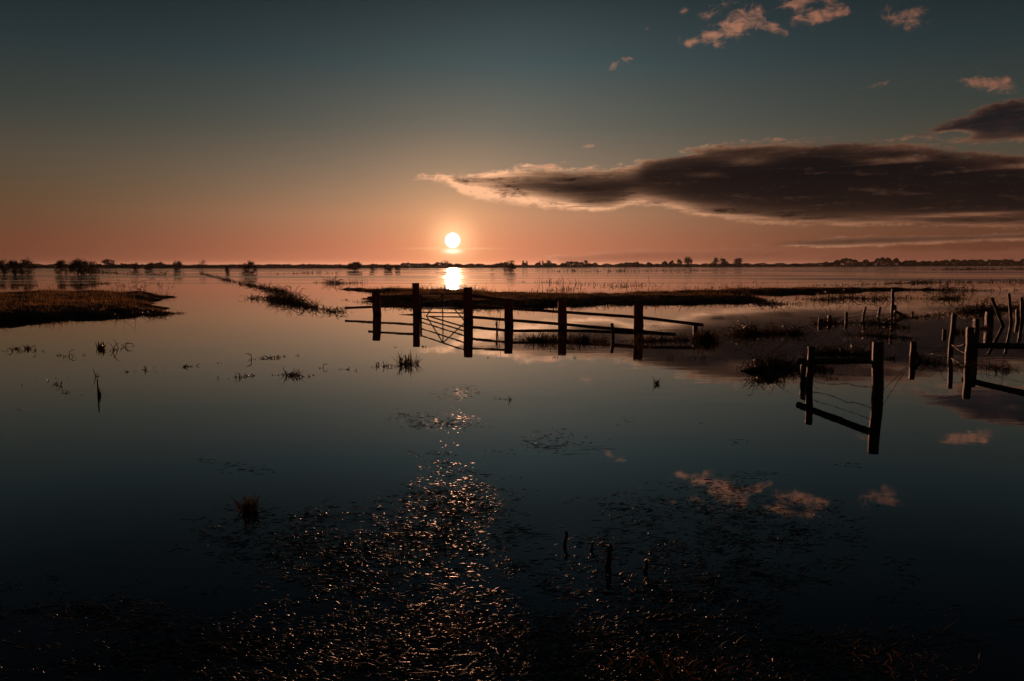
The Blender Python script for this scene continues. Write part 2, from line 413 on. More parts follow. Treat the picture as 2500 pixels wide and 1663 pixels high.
# ------------------------------------------------------------------ grass banks
def poly_sd(P, X, Y):
    """signed distance (positive inside) of points to polygon P"""
    P = np.asarray(P); n = len(P); best = np.full(X.shape, 1e9); inside = np.zeros(X.shape, bool)
    for i in range(n):
        a = P[i]; b = P[(i + 1) % n]; e = b - a
        t = np.clip(((X - a[0]) * e[0] + (Y - a[1]) * e[1]) / (e @ e), 0, 1)
        best = np.minimum(best, np.hypot(X - a[0] - t * e[0], Y - a[1] - t * e[1]))
        c = ((a[1] > Y) != (b[1] > Y)) & (X < (b[0] - a[0]) * (Y - a[1]) / (b[1] - a[1] + 1e-12) + a[0])
        inside ^= c
    return np.where(inside, best, -best)
def make_bank(name, px, hgt, res, label, slope, edge_noise, seed, grow=0.0):
    P = [(g.x, g.y) for g in (ground(*p) for p in px)]
    A = np.asarray(P); x0, y0 = A.min(0) - 1.5; x1, y1 = A.max(0) + 1.5
    nx = int((x1 - x0) / res[0]) + 1; ny = int((y1 - y0) / res[1]) + 1
    X, Y = np.meshgrid(np.linspace(x0, x1, nx), np.linspace(y0, y1, ny))
    sd = poly_sd(A, X, Y)
    n1 = np.array([[mnoise.noise((x * 0.20, y * 0.62, seed)) + 0.7 * mnoise.noise((x * 0.35, y * 2.3, seed + 2)) for x in X[0]] for y in Y[:, 0]])
    n2 = np.array([[mnoise.fractal((x * 0.8, y * 1.6, seed + 5), 1.0, 2.0, 4) for x in X[0]] for y in Y[:, 0]])
    sd = sd + grow + edge_noise * n1 + 0.3 * edge_noise * n2
    t = np.clip((sd + 0.25) / slope, 0, 1)
    Z = -0.16 + (hgt + 0.16) * (t * t * (3 - 2 * t)) + np.clip(sd, 0, 1) * (0.06 * n1 + 0.075 * n2)
    Vv = np.stack([X, Y, Z], -1).reshape(-1, 3)
    idx = np.arange(nx * ny).reshape(ny, nx)
    q = np.stack([idx[:-1, :-1], idx[:-1, 1:], idx[1:, 1:], idx[1:, :-1]], -1).reshape(-1, 4)
    keep = (sd.reshape(-1)[q] > -0.7).any(1)
    q = q[keep]; used = np.unique(q); remap = np.zeros(nx * ny, int); remap[used] = np.arange(len(used))
    o = bpy.data.objects.new(name, np_mesh(name, Vv[used], remap[q], M['turf'], True)); C.objects.link(o)
    tag(o, label, kind='structure')
    return X, Y, Z, sd
rng = np.random.default_rng(4)
def blades(name, P, hgt, wid, mat, label, lean=0.5, kind='stuff', parent=None, name2=None, bend=0.6):
    """one mesh of curved blades rooted at the points P (n,3); hgt and wid arrays"""
    n = len(P); az = rng.uniform(0, 2 * np.pi, n); le = np.abs(rng.normal(0, lean, n)); hgt = np.asarray(hgt); wid = np.asarray(wid)
    d = np.stack([np.cos(az), np.sin(az)], -1)
    face = rng.uniform(-0.9, 0.9, n); sdv = np.stack([np.cos(face), np.sin(face), np.zeros(n)], -1)
    V = np.zeros((n, 6, 3)); 
    for i, (t, w) in enumerate(((0.0, 1.0), (0.55, 0.8), (1.0, 0.12))):
        r = hgt * (np.sin(le) * t + bend * np.sin(le) * t * t); z = hgt * (np.cos(le) * t - bend * 0.7 * np.sin(le) * t * t)
        c = P + np.concatenate([d * r[:, None], z[:, None]], 1)
        V[:, 2 * i] = c - sdv * (wid * w * 0.5)[:, None]; V[:, 2 * i + 1] = c + sdv * (wid * w * 0.5)[:, None]
    b = (np.arange(n) * 6)[:, None]
    Fq = np.concatenate([b + np.array([0, 1, 3, 2]), b + np.array([2, 3, 5, 4])], 0)
    o = bpy.data.objects.new(name, np_mesh(name, V, Fq, mat)); C.objects.link(o)
    if parent is not None: o.parent = parent
    tag(o, label, kind=kind)
    return o
def bank_points(bank, n, smin=0.0, edge=0.0):
    X, Y, Z, sd = bank; flat = np.where((Z.ravel() > smin))[0]
    pick = rng.choice(flat, n); jx = X[0, 1] - X[0, 0]; jy = Y[1, 0] - Y[0, 0]
    return np.stack([X.ravel()[pick] + rng.uniform(-.5, .5, n) * jx, Y.ravel()[pick] + rng.uniform(-.5, .5, n) * jy, Z.ravel()[pick] - 0.02], -1)

left_bank = make_bank('grass_bank', [(-260, 812), (0, 793), (120, 786), (240, 776), (360, 768), (445, 764), (405, 755), (430, 748), (380, 741), (425, 731), (395, 724),
                                      (330, 719), (300, 715), (180, 716), (60, 720), (-260, 728)], 0.21, (0.16, 0.22),
                      'brown grassy islet at the left edge of the water', 3.2, 1.0, 1.0, 0.55)
mid_bank = make_bank('grass_bank', [(832, 729), (900, 741), (1007, 748), (1130, 750), (1300, 752), (1368, 748), (1547, 741), (1700, 739), (1850, 738), (1950, 739.5), (1905, 733), (1850, 728.5),
                                     (1700, 724), (1840, 720.5), (1960, 716.5), (2120, 712), (2290, 707.5), (2420, 705), (2290, 706), (2120, 706), (1840, 709), (1600, 716), (1400, 724), (1250, 719),
                                     (1100, 713), (950, 708), (800, 703.5), (778, 703), (885, 713), (960, 720), (870, 725)], 0.18, (0.22, 0.30),
                     'long dark grassy bank behind the gate', 2.4, 0.75, 8.0, 0.15)
for bank, n, lab in ((left_bank, 26000, 'short brown grass on the left islet'), (mid_bank, 36000, 'short brown grass on the long bank')):
    P = bank_points(bank, n, 0.0)
    hh = rng.gamma(3.0, 0.030, n); tall = rng.random(n) < 0.03; hh[tall] *= 2.6; hh *= np.array([0.45 + 1.5 * max(0.0, mnoise.noise((p[0] * 0.9, p[1] * 0.7, 3.0)) + 0.35) for p in P])
    blades('bank_grass', P, hh, rng.uniform(0.006, 0.018, n), M['grass'], lab, 0.55)

# ------------------------------------------------------------------ posts, rails, wires
rp = random.Random(11)
def post_part(base, top, w, mat, parent, name='post', sq=0.75, depth=-0.6, n=12, label=None, wob=0.006):
    """irregular timber post from under the water to its sawn top"""
    base, top = Vector(base), Vector(top); ax = (top - base)
    L = ax.length; axn = ax.normalized(); mb = MB()
    ts = [depth / L, -0.1 / L, 0.0, 0.25, 0.5, 0.75, 0.93, 1.0, 1.0]
    pts, rad = [], []
    bow = rp.uniform(-1, 1) * 0.012 * L; ph = rp.uniform(0, 6)
    for i, t in enumerate(ts):
        p = base + ax * t + Vector((math.sin(t * 3 + ph) * bow + rp.uniform(-wob, wob), rp.uniform(-wob, wob), 0))
        r = w * 0.5 * (1.05 - 0.08 * max(t, 0)) * rp.uniform(0.97, 1.03)
        if i == len(ts) - 1: r *= 0.88; p = pts[-1] + axn * (0.035 * w) + Vector((0, 0, 0))
        pts.append(p); rad.append(r)
    mb.tube(pts, rad, n=n, sq=sq, up=(0, 1, 0), jit=0.05, rnd=rp)
    # a sawn, slightly sloping and split top
    for k in range(n): mb.v[-1 - k] = mb.v[-1 - k] + Vector((0, 0, rp.uniform(-0.05, 0.05) * w))
    o = mb.build(name, mat, parent, True, origin=parent.location if parent else base)
    md = o.modifiers.new('edge', 'EDGE_SPLIT'); md.split_angle = math.radians(40)
    if label: o['label'] = label
    return o
def rail_part(a, b, th, mat, parent, name='rail', sag=0.0, dep=0.04, label=None):
    a, b = Vector(a), Vector(b); mb = MB(); N = 9; pts = []
    for i in range(N):
        t = i / (N - 1)
        pts.append(a.lerp(b, t) + Vector((0, rp.uniform(-.004, .004), -sag * 4 * t * (1 - t) + rp.uniform(-.003, .003))))
    mb.tube(pts, [(dep * 0.5, th * 0.5 * rp.uniform(0.95, 1.05)) for _ in pts], n=8, sq=0.9, up=(0, 0, 1), jit=0.03, rnd=rp)
    o = mb.build(name, mat, parent, True, origin=parent.location)
    md = o.modifiers.new('edge', 'EDGE_SPLIT'); md.split_angle = math.radians(35)
    if label: o['label'] = label
    return o
def wire_part(pts, parent, r=0.0028, sag=0.03, barbs=True, name='barbed_wire'):
    mb = MB(); P = []
    for i in range(len(pts) - 1):
        a, b = Vector(pts[i]), Vector(pts[i + 1])
        for k in range(10):
            t = k / 10; P.append(a.lerp(b, t) + Vector((0, 0, -sag * 4 * t * (1 - t) + rp.uniform(-.004, .004))))
    P.append(Vector(pts[-1]))
    mb.tube(P, r, n=4, cap=False)
    if barbs:
        for i in range(len(P) - 1):
            for k in range(2):
                p = P[i].lerp(P[i + 1], rp.random())
                d = Vector((rp.uniform(-1, 1), rp.uniform(-1, 1), rp.uniform(-1, 1))).normalized() * 0.022
                mb.tube([p - d, p + d], r * 0.75, n=3, cap=False)
    return mb.build(name, M['wire'], parent, False, origin=parent.location)
def mk_post(parent, bx, by, ty, wpx, mat, tx=None, **kw):
    g = ground(bx, by); t = at_y(bx if tx is None else tx, ty, g.y)
    if tx is None: t.x = g.x + rp.uniform(-.012, .012)
    post_part(g, t, wpx * mpp(g.y), mat, parent, **kw)
    return g, t
def on_line(A, B, px, py):
    """point seen at pixel (px, py) in the vertical plane through ground points A and B"""
    r = ray(px, py); nrm = Vector((B.y - A.y, -(B.x - A.x), 0)); t = nrm.dot(Vector((A.x, A.y, 0)) - Vector((0, 0, H))) / nrm.dot(r)
    return Vector((0, 0, H)) + r * t

# --- left of the gate
fl = thing('rail_fence', ground(918, 769), 'short wooden rail fence left of the metal gate', 'fence')
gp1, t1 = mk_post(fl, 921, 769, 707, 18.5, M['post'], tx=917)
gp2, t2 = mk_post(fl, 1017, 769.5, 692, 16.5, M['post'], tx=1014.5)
off = Vector((0.02, 0.13, 0))
pl = lambda px, py: on_line(gp1, gp2, px, py) + off
rail_part(pl(838, 753), pl(1018, 745.5), 0.078, M['rail'], fl)
rail_part(pl(894, 727), pl(1018, 721), 0.070, M['rail'], fl)
rail_part(pl(968, 771.5), pl(1018, 768), 0.06, M['rail'], fl)
# --- right of the gate
fr = thing('rail_fence', ground(1243, 796), 'wooden rail fence sloping into the water right of the metal gate', 'fence')
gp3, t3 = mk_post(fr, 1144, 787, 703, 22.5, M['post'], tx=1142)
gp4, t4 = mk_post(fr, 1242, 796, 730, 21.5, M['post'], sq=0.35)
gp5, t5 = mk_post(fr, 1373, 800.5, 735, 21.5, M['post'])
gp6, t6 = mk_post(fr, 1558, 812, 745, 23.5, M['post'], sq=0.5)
gp7, t7 = mk_post(fr, 1698, 822, 796, 10.5, M['dark'])
segs = [(gp3, gp4), (gp4, gp5), (gp5, gp6), (gp6, gp7)]
offr = Vector((0.06, 0.12, 0))
pr = lambda i, px, py: on_line(segs[i][0], segs[i][1], px, py) + offr
rail_part(pr(0, 1144, 721.5), pr(0, 1243, 735), 0.075, M['rail'], fr)
A = [pr(0, 1144, 745.5), pr(1, 1243, 754), pr(2, 1374, 763), pr(3, 1559, 776), pr(3, 1711, 794.5)]
for i in range(4): rail_part(A[i], A[i + 1] + (A[i + 1] - A[i]).normalized() * 0.03, 0.075, M['rail'], fr)
B_ = [pr(0, 1144, 774.5), pr(1, 1243, 783), pr(2, 1374, 793), pr(3, 1559, 810), pr(3, 1642, 818.5)]
for i in range(4): rail_part(B_[i], B_[i + 1] + (B_[i + 1] - B_[i]).normalized() * 0.03, 0.078, M['rail'], fr)
stake = thing('broken_stake', ground(1497, 815), 'thin broken stake leaning by the rails between two fence posts', 'stake')
post_part(ground(1497, 826), at_y(1494, 790, ground(1497, 826).y), 0.07, M['dark'], stake, name='stake_shaft', sq=0.2)

# --- the metal field gate
ga, gb = gp2 + Vector((0.16, -0.02, 0)), gp3 + Vector((-0.12, 0.10, 0))
gate = thing('field_gate', ga, 'tubular metal field gate standing in the water between two posts', 'gate')
def gz(px, py): return on_line(ga, gb, px, py)
def gate_bar(a, b, r, name):
    mb = MB(); mb.tube([a, a.lerp(b, 0.33), a.lerp(b, 0.66), b], r, n=8)
    return mb.build(name, M['steel'], gate, True, origin=gate.location)
for l, r_ in ((719, 717), (736.5, 735.5), (752.5, 752.5), (762.5, 764.5), (772, 774.5)):
    gate_bar(gz(1027, l), gz(1136, r_), 0.022, 'bar')
zb = -0.35
lo = lambda p, z: Vector((p.x, p.y, z))
topL, topR, topM = gz(1027, 716), gz(1136, 714), gz(1080.5, 718)
gate_bar(lo(topL, zb), topL, 0.032, 'hinge_stile'); gate_bar(lo(topR, zb), topR, 0.024, 'latch_stile')
gate_bar(lo(topM, zb), topM, 0.018, 'centre_bar')
dl, dr = gz(1039.5, 773.5), gz(1135.5, 786)
gate_bar(topM, topM + (dl - topM) * 1.25, 0.018, 'brace'); gate_bar(topM, topM + (dr - topM) * 1.1, 0.018, 'brace')
gate_bar(lo(topL, -0.15), lo(topR, -0.15), 0.022, 'bar'); gate_bar(lo(topL, -0.32), lo(topR, -0.32), 0.022, 'bar')

for zz in (0.12, 0.58):
    mb = MB(); a = lo(topL, zz); mb.tube([a + Vector((-0.14, 0.0, 0)), a + Vector((-0.05, -0.01, 0)), a], [(0.012, 0.022)] * 3, n=6, sq=0.6); mb.build('hinge', M['steel'], gate, True, origin=gate.location)
# --- near fence at the right
fn = thing('wire_fence', ground(1973, 942), 'dark post and rail frame standing in the near water', 'fence')
r1, r1t = mk_post(fn, 1976, 942, 848, 16.8, M['dark'], sq=0.25)
r2, r2t = mk_post(fn, 2142, 972, 835.7, 25.5, M['dark'], tx=2145, sq=0.25)
g = ground(1962, 930); post_part(g, at_y(1963, 886, g.y), 15 * mpp(g.y), M['dark'], fn, sq=0.3)
pn = lambda px, py, o=0.08: on_line(r1, r2, px, py) + Vector((0.01, o, 0))
rail_part(pn(1955, 884), pn(2140, 882), 0.088, M['dark'], fn, dep=0.06)
wire_part([pn(1980, 910, -0.05), pn(2138, 914, -0.05)], fn, sag=0.012)
wire_part([pn(1980, 928, -0.05), pn(2060, 934, -0.05), pn(2138, 940, -0.05)], fn, sag=0.03)
# --- fence at the right edge
fe = thing('wire_fence', ground(2362, 886), 'leaning posts with a rail and barbed wire at the right edge', 'fence')
f1, f1t = mk_post(fe, 2365, 887, 800, 15.5, M['dark'], tx=2369, sq=0.5)
g = ground(2379, 862); post_part(g, at_y(2383, 779, g.y), 11.5 * mpp(g.y), M['dark'], fe)
f2, f2t = mk_post(fe, 2321, 857.5, 767, 10.5, M['dark'], tx=2329, sq=0.3)
f3, f3t = mk_post(fe, 2228, 880.5, 835, 12, M['dark'], tx=2230, sq=0.5)
fx = ground(2640, 920)
pe = lambda px, py: on_line(f1, fx, px, py) + Vector((0.0, 0.08, 0))
rail_part(pe(2362, 845), pe(2630, 848), 0.092, M['dark'], fe, dep=0.05)
post_part(fx, fx + Vector((0, 0, 0.75)), 0.1, M['dark'], fe)
g = at_y(2231, 856, f3.y); e = ground(2249, 882); mb = MB(); mb.tube([g, g.lerp(e, 0.5), e + Vector((0.02, 0, -0.06))], [(0.03, 0.03)] * 3, n=8, sq=0.8)
mb.build('brace', M['dark'], fe, True, origin=fe.location)
wire_part([r2 + Vector((0.06, 0, 0.10)), f3 + Vector((0, 0, 0.02))], fe, sag=0.02)
wire_part([f3t + Vector((0, 0, -0.07)), at_y(2322, 842, f2.y), at_y(2366, 832, f1.y)], fe, sag=0.05)
wire_part([f3 + Vector((0, 0, 0.03)), f2 + Vector((0, 0, 0.12)), f1 + Vector((0, 0, 0.14)), pe(2630, 872)], fe, sag=0.02)
wire_part([f2t + Vector((0, 0, -0.10)), at_y(2383, 785, ground(2379, 862).y)], fe, sag=0.015)
wire_part([f1 + Vector((0, 0, 0.30)), pe(2630, 868)], fe, sag=0.02)
# --- far low fence behind
fb = thing('wire_fence', ground(2180, 773), 'row of short broken posts and wire beyond the near fence', 'fence')
row = [(2003, 792.5, 779.5, 9, None), (2025, 787, 771, 7.5, None), (2066, 783, 762, 5.5, 2067), (2107, 779.5, 749, 4.6, 2113), (2144, 776.5, 750.5, 5, 2149), (2178, 773, 705.5, 5.6, 2180)]
ends = []
for (bx, by, ty, w, tx) in row: ends.append(mk_post(fb, bx, by, ty, w * 1.15, M['dark'], tx=tx, sq=0.4))
g = ground(2184, 771); post_part(g, at_y(2185, 745, g.y), 6 * mpp(g.y), M['dark'], fb)
a = at_y(2184, 760, ends[-1][0].y); b = ground(2212, 773); mb = MB(); mb.tube([a, a.lerp(b, 0.5), b + Vector((0.05, 0, -0.08))], [(0.05, 0.05)] * 3, n=8, sq=0.8)
mb.build('brace', M['dark'], fb, True, origin=fb.location)
g = ground(2228, 770); post_part(g, at_y(2228, 762, g.y), 5 * mpp(g.y), M['dark'], fb)
for i in range(len(ends) - 1):
    k = 0.04
    wire_part([ends[i][1] + Vector((0, 0, -k)), ends[i + 1][0].lerp(ends[i + 1][1], 0.6 if i == 4 else 0.85)], fb, r=0.005, sag=0.07)
    wire_part([ends[i][0] + Vector((0, 0, 0.08)), ends[i + 1][0] + Vector((0, 0, 0.12))], fb, r=0.005, sag=0.02)
def lone(label, bx, by, tx, ty, wpx, sq=0.4, name='leaning_post'):
    g = ground(bx, by); t = thing(name, g, label, 'post')
    post_part(g, at_y(tx, ty, g.y), wpx * mpp(g.y), M['dark'], t, name='post_shaft', sq=sq, wob=0.004)
    return g
lone('post leaning far to the left at the right edge of the water', 2449, 797, 2421, 727, 6.5)
lone('tall thin post tilted slightly beside the strongly leaning post', 2469, 791, 2463, 717, 6)
lone('upright thin post cut by the right picture edge', 2495, 781, 2495, 726, 7)
lone('thick short post behind the railed fence at the right', 2414, 801, 2416, 762, 15, 0.7, 'fence_post')
lone('squat post stump low between thin posts at the right edge', 2485, 784, 2485, 757, 8, 0.5, 'post_stump')
lone('small stump in the water left of the wired leaning post', 2306, 818, 2306, 805, 8, 0.5, 'post_stump')
lone('short stump at the weed mat beside the tilted board', 1881, 913, 1881, 890, 15, 0.5, 'post_stump')
lone('tiny post top behind the rail of the near fence', 2055, 862, 2055, 850, 8, 0.5, 'post_stump')
bt = thing('tilted_board', ground(1825, 906), 'broken board rising from the water at the weed mat', 'board')
a = ground(1824, 905); b = at_y(1874, 896, ground(1874, 911).y); rail_part(a + Vector((-0.1, 0, -0.03)), b, 0.07, M['dark'], bt, name='plank', dep=0.05)

# ------------------------------------------------------------------ reed tufts and weeds
rt = random.Random(5)
def reed_blades(mb, c, rx, ry, hgt, n, w, lean, kink=0.35):
    for _ in range(n):
        a = rt.uniform(0, 6.283); q = math.sqrt(rt.random())
        p = Vector((c.x + math.cos(a) * rx * q, c.y + math.sin(a) * ry * q, -0.03))
        az = rt.uniform(0, 6.283); le = min(abs(rt.gauss(0, lean)), 1.35); L = hgt * rt.uniform(0.35, 1.0) / max(0.5, math.cos(le) ** 0.5)
        d = Vector((math.cos(az) * math.sin(le), math.sin(az) * math.sin(le), math.cos(le)))
        side = Vector((math.cos(az + 1.57), math.sin(az + 1.57), 0)); 
        if abs(side.x) < 0.5: side = Vector((0.86, 0.5, 0))
        if rt.random() < kink:
            m = p + d * L * rt.uniform(0.4, 0.75)
            d2 = Vector((math.cos(az + rt.uniform(-.5, .5)), math.sin(az) * 0.5, rt.uniform(-1.4, 0.1))).normalized()
            pts = [p, p.lerp(m, 0.5), m, m + d2 * L * rt.uniform(0.2, 0.5)]
        else:
            b = rt.uniform(0, 0.5)
            pts = [p + d * L * t + Vector((d.x, d.y, -0.4)) * (b * L * t * t) for t in (0, 0.4, 0.75, 1.0)]
        mb.strip(pts, w * rt.uniform(0.6, 1.3), side)
def tuft(name, label, px, py, wpx, hpx, n, lean=0.55, kink=0.35, mat='reed', cat='reeds', group='reed tufts standing in the water', w=None, depth=0.5):
    g = ground(px, py); k = mpp(g.y); mb = MB()
    reed_blades(mb, g, wpx * 0.40 * k, wpx * 0.40 * k * depth, hpx * 1.15 * k, n, w or max(0.008, 2.2 * k), lean, min(0.85, kink + 0.15))
    o = mb.build(name, M[mat], None, False, origin=g)
    tag(o, label, cat, group)
    return o
T = [
    ('tangled ring of bent reeds by the left picture edge', 41, 852, 28, 17, 26, 0.7, 0.6),
    ('upright reed tangle right beside the ringed reeds', 67, 852, 16, 20, 20, 0.5, 0.5),
    ('thin sprig right of the two left reed tangles', 84, 856, 8, 10, 7, 0.4, 0.3),
    ('tiny reed hook below the ringed reeds', 36, 888, 8, 8, 5, 0.6, 0.6),
    ('pale spindly sprig below the left islet', 160, 872, 16, 14, 9, 0.6, 0.4),
    ('low pale sprig right of the spindly sprig', 186, 880, 16, 9, 8, 0.7, 0.4),
    ('leafy dark stem cluster left of the short upright stub', 247, 851, 22, 26, 40, 0.35, 0.3),
    ('short upright stub alone below the islet tip', 314, 836, 6, 9, 4, 0.15, 0.3),
    ('small forked sprig above the tall stick', 165, 922, 7, 8, 4, 0.3, 0.3),
    ('bent wisp right of the forked sprig above the stick', 197, 927, 10, 8, 5, 0.5, 0.5),
    ('low splayed leaves left of the forked sprig', 115, 936, 16, 5, 6, 0.9, 0.3),
    ('curled dry leaf clump nearest the left picture edge', 46, 1001, 16, 11, 12, 0.6, 0.6),
    ('thin stem in the long floating streak', 499, 888, 4, 11, 3, 0.12, 0.0),
    ('dark reed tuft with a bent tip left of the curved stems', 665, 873, 16, 13, 14, 0.35, 0.4),
    ('pair of curved stems beside the dark reed tuft', 681, 873, 12, 15, 8, 0.3, 0.5),
    ('short tuft right of the curved stems', 693, 870, 10, 9, 8, 0.4, 0.3),
    ('lone leaning stub below the long floating streak', 531, 924, 3, 15, 3, 0.1, 0.0),
    ('small bent reed left of the hooped reed', 601, 921, 8, 7, 4, 0.5, 0.6),
    ('small hooped reed making a diamond with its mirror image', 614, 924, 8, 9, 4, 0.4, 0.8),
    ('low reed tuft left of the spiky clump', 672, 916, 24, 11, 12, 0.5, 0.4),
    ('spiky reed clump with long outflung blades', 714, 917, 52, 27, 44, 0.75, 0.35),
    ('flattened reeds between the spiky clump and the oval hoop', 828, 902, 44, 11, 24, 0.8, 0.5),
    ('oval hooped reed by the flattened reeds', 867, 905, 10, 14, 6, 0.25, 0.7),
    ('thin upright reeds left of the large tangled clump', 924, 892, 22, 16, 12, 0.2, 0.4),
    ('large tangled reed clump below the left gate post', 995, 889, 58, 36, 80, 0.6, 0.45),
    ('fish shaped reed knot at the foot of the left gate post', 967, 848, 24, 8, 16, 0.7, 0.7),
    ('low tuft right of the left gate post', 1034, 847, 18, 9, 14, 0.6, 0.4),
    ('bent reed loop under the metal gate', 1056, 846, 12, 7, 4, 0.5, 0.9),
    ('upright stem below the right gate post', 1191, 874, 4, 14, 3, 0.1, 0.0),
    ('shorter upright stem right of the stem below the gate post', 1210, 873, 4, 8, 3, 0.1, 0.0),
    ('tall dry weed stalk between the two fence posts right of the gate', 1214, 815, 8, 60, 7, 0.06, 0.2),
    ('spread reed tuft at the foot of the second rail fence post', 1325, 833, 100, 30, 110, 0.5, 0.3),
    ('reed tuft behind the broken stake, left part', 1415, 832, 64, 30, 70, 0.5, 0.3),
    ('reed tuft touching the broken stake', 1462, 833, 50, 24, 50, 0.6, 0.3),
    ('reed tuft at the foot of the last big fence post', 1572, 833, 70, 26, 70, 0.55, 0.3),
    ('low reed mat between the last big post and the end stub', 1615, 832, 70, 14, 50, 0.8, 0.3),
    ('dense spiky tussock at the end of the rail fence', 1722, 832, 84, 38, 190, 0.75, 0.15),
    ('arched reed loop below the last big fence post', 1520, 876, 5, 12, 5, 0.6, 0.9),
    ('bent dry reed with crossing blades below the tussock', 1636, 877, 34, 30, 10, 0.5, 0.7),
    ('flat reed mat right of the bent dry reed', 1707, 877, 36, 8, 20, 1.0, 0.5),
    ('leafy dark sprig alone in the middle of the water', 1604, 938, 20, 26, 22, 0.35, 0.5),
    ('dark seed headed reed bunch standing in the near water', 611, 1250, 50, 66, 64, 0.3, 0.3),
    ('low weed mound in the sparkling floating mat', 975, 1352, 44, 26, 60, 0.7, 0.4),
    ('leafy weeds hanging on the near fence beside its left post', 2012, 905, 60, 26, 70, 0.6, 0.6),
    ('tall weed mound left of the near fence post', 1925, 905, 130, 34, 90, 0.9, 0.7),
    ('matted weeds climbing the left post of the near fence', 1990, 898, 80, 42, 90, 0.8, 0.6),
    ('weed cluster with hanging loops under the near rail', 2030, 925, 50, 14, 36, 0.8, 0.7),
    ('weed clump trailing from the tall far post brace', 2215, 776, 60, 14, 70, 0.85, 0.5),
    ('dark weed clump in the brown water, left of the weed bed', 1800, 822, 44, 16, 60, 0.8, 0.5),
    ('larger weed clump in the brown water, in the weed bed', 1890, 816, 80, 22, 70, 0.85, 0.6),
    ('weed tangle at the low water between near fence and wired posts', 2172, 876, 36, 20, 34, 0.7, 0.4),
    ('weed ball caught on the wire beside the thin leaning post', 2342, 812, 40, 22, 60, 0.8, 0.6),
    ('weed ball against the thick short post', 2404, 803, 40, 18, 60, 0.7, 0.5),
    ('round dark weed beyond the rail at the right edge', 2456, 908, 26, 18, 34, 0.6, 0.6),
    ('leaning dry stalk left of the round dark weed', 2432, 906, 10, 26, 8, 0.2, 0.3),
    ('drift weed caught at the tall far post', 2190, 800, 90, 16, 90, 0.8, 0.4),
]
for (lab, px, py, wp, hp, n, le, ki) in T: tuft('reed_tuft', lab, px, py, wp, hp, n, le, ki)
# stick with leaves
g = ground(240, 966); s_ = thing('driftwood_stick', g, 'tall bare stick with leaf loops standing in the left water', 'stick'); s_.location = g
mb = MB(); top = at_y(238, 925, g.y); mb.tube([g + Vector((0, 0, -.1)), g, g.lerp(top, .5), top], [.011, .011, .010, .008], n=7); mb.build('stick_shaft', M['dark'], s_, True, origin=g)
for ox, rx_, hh_, nn_, le_ in ((0.02, .015, .2, 7, .35), (0.09, .02, .06, 8, .9), (-0.13, .02, .05, 8, .9), (-0.22, .02, .06, 8, .8)):
    mb = MB(); reed_blades(mb, g + Vector((ox, 0, 0)), rx_, .015, hh_, nn_, .012, le_, .7); mb.build('leaf', M['weed'], s_, False, origin=g)
# snapped stubs in the near weed
for lab, px, py, hp, wp in (('leftmost of four snapped stubs in the near weed', 1379, 1332, 34, 8), ('smallest snapped stub in the near weed', 1444, 1342, 18, 6),
                            ('tallest snapped stub in the near weed, splintered top', 1483, 1384, 52, 13), ('rightmost snapped stub in the near weed', 1575, 1394, 26, 10)):
    g = ground(px, py); k = mpp(math.hypot(g.y, H)); t = thing('snapped_stub', g, lab, 'stub')
    post_part(g, g + Vector((0.01, 0, hp * k)), wp * k, M['dark'], t, name='stub_shaft', sq=0.1, depth=-0.2, n=9, wob=0.004)
    mb = MB(); reed_blades(mb, g + Vector((0, 0, hp * k * 0.8)), wp * k * .4, wp * k * .4, hp * k * 0.6, 5, 0.004, 0.3, 0.2); mb.build('splinter', M['weed'], t, False, origin=g)

def tangle(name, P, hgt, wid, mat, label, lay):
    """kinked stems: rise, bend over and often dip back to the water; lay 0 upright .. 1 flattened"""
    n = len(P); az = rng.uniform(0, 2 * np.pi, n); el = np.clip(rng.normal(1.35 - 0.8 * lay, 0.28 + 0.2 * lay, n), 0.05, 1.55)
    k1 = rng.uniform(0.0, 0.5 + 1.4 * lay, n); k2 = rng.uniform(0.0, 0.3 + 0.9 * lay, n); az2 = az + rng.normal(0, 0.5, n)
    L = hgt * rng.uniform(0.9, 1.5, n); segs = [(el, az, 0.55), (el - k1, az2, 0.3), (el - k1 - k2, az2, 0.25)]
    V = np.zeros((n, 8, 3)); p = P.copy(); ref = np.stack([rng.normal(0, .3, n), np.ones(n), rng.normal(0, .3, n)], -1)
    for i in range(4):
        e, a, f = segs[min(i, 2)]; d = np.stack([np.cos(e) * np.cos(a), np.cos(e) * np.sin(a), np.sin(e)], -1)
        sdv = np.cross(d, ref); sdv /= np.maximum(np.linalg.norm(sdv, axis=1), 1e-3)[:, None]
        w = (wid * (1, 0.9, 0.7, 0.25)[i] * 0.5)[:, None]
        V[:, 2 * i] = p - sdv * w; V[:, 2 * i + 1] = p + sdv * w
        if i < 3: p = p + d * (L * f)[:, None]; p[:, 2] = np.maximum(p[:, 2], -0.02)
    b = (np.arange(n) * 8)[:, None]
    Fq = np.concatenate([b + np.array([2 * i, 2 * i + 1, 2 * i + 3, 2 * i + 2]) for i in range(3)], 0)
    o = bpy.data.objects.new(name, np_mesh(name, V, Fq, M[mat])); C.objects.link(o)
    return tag(o, label, kind='stuff')
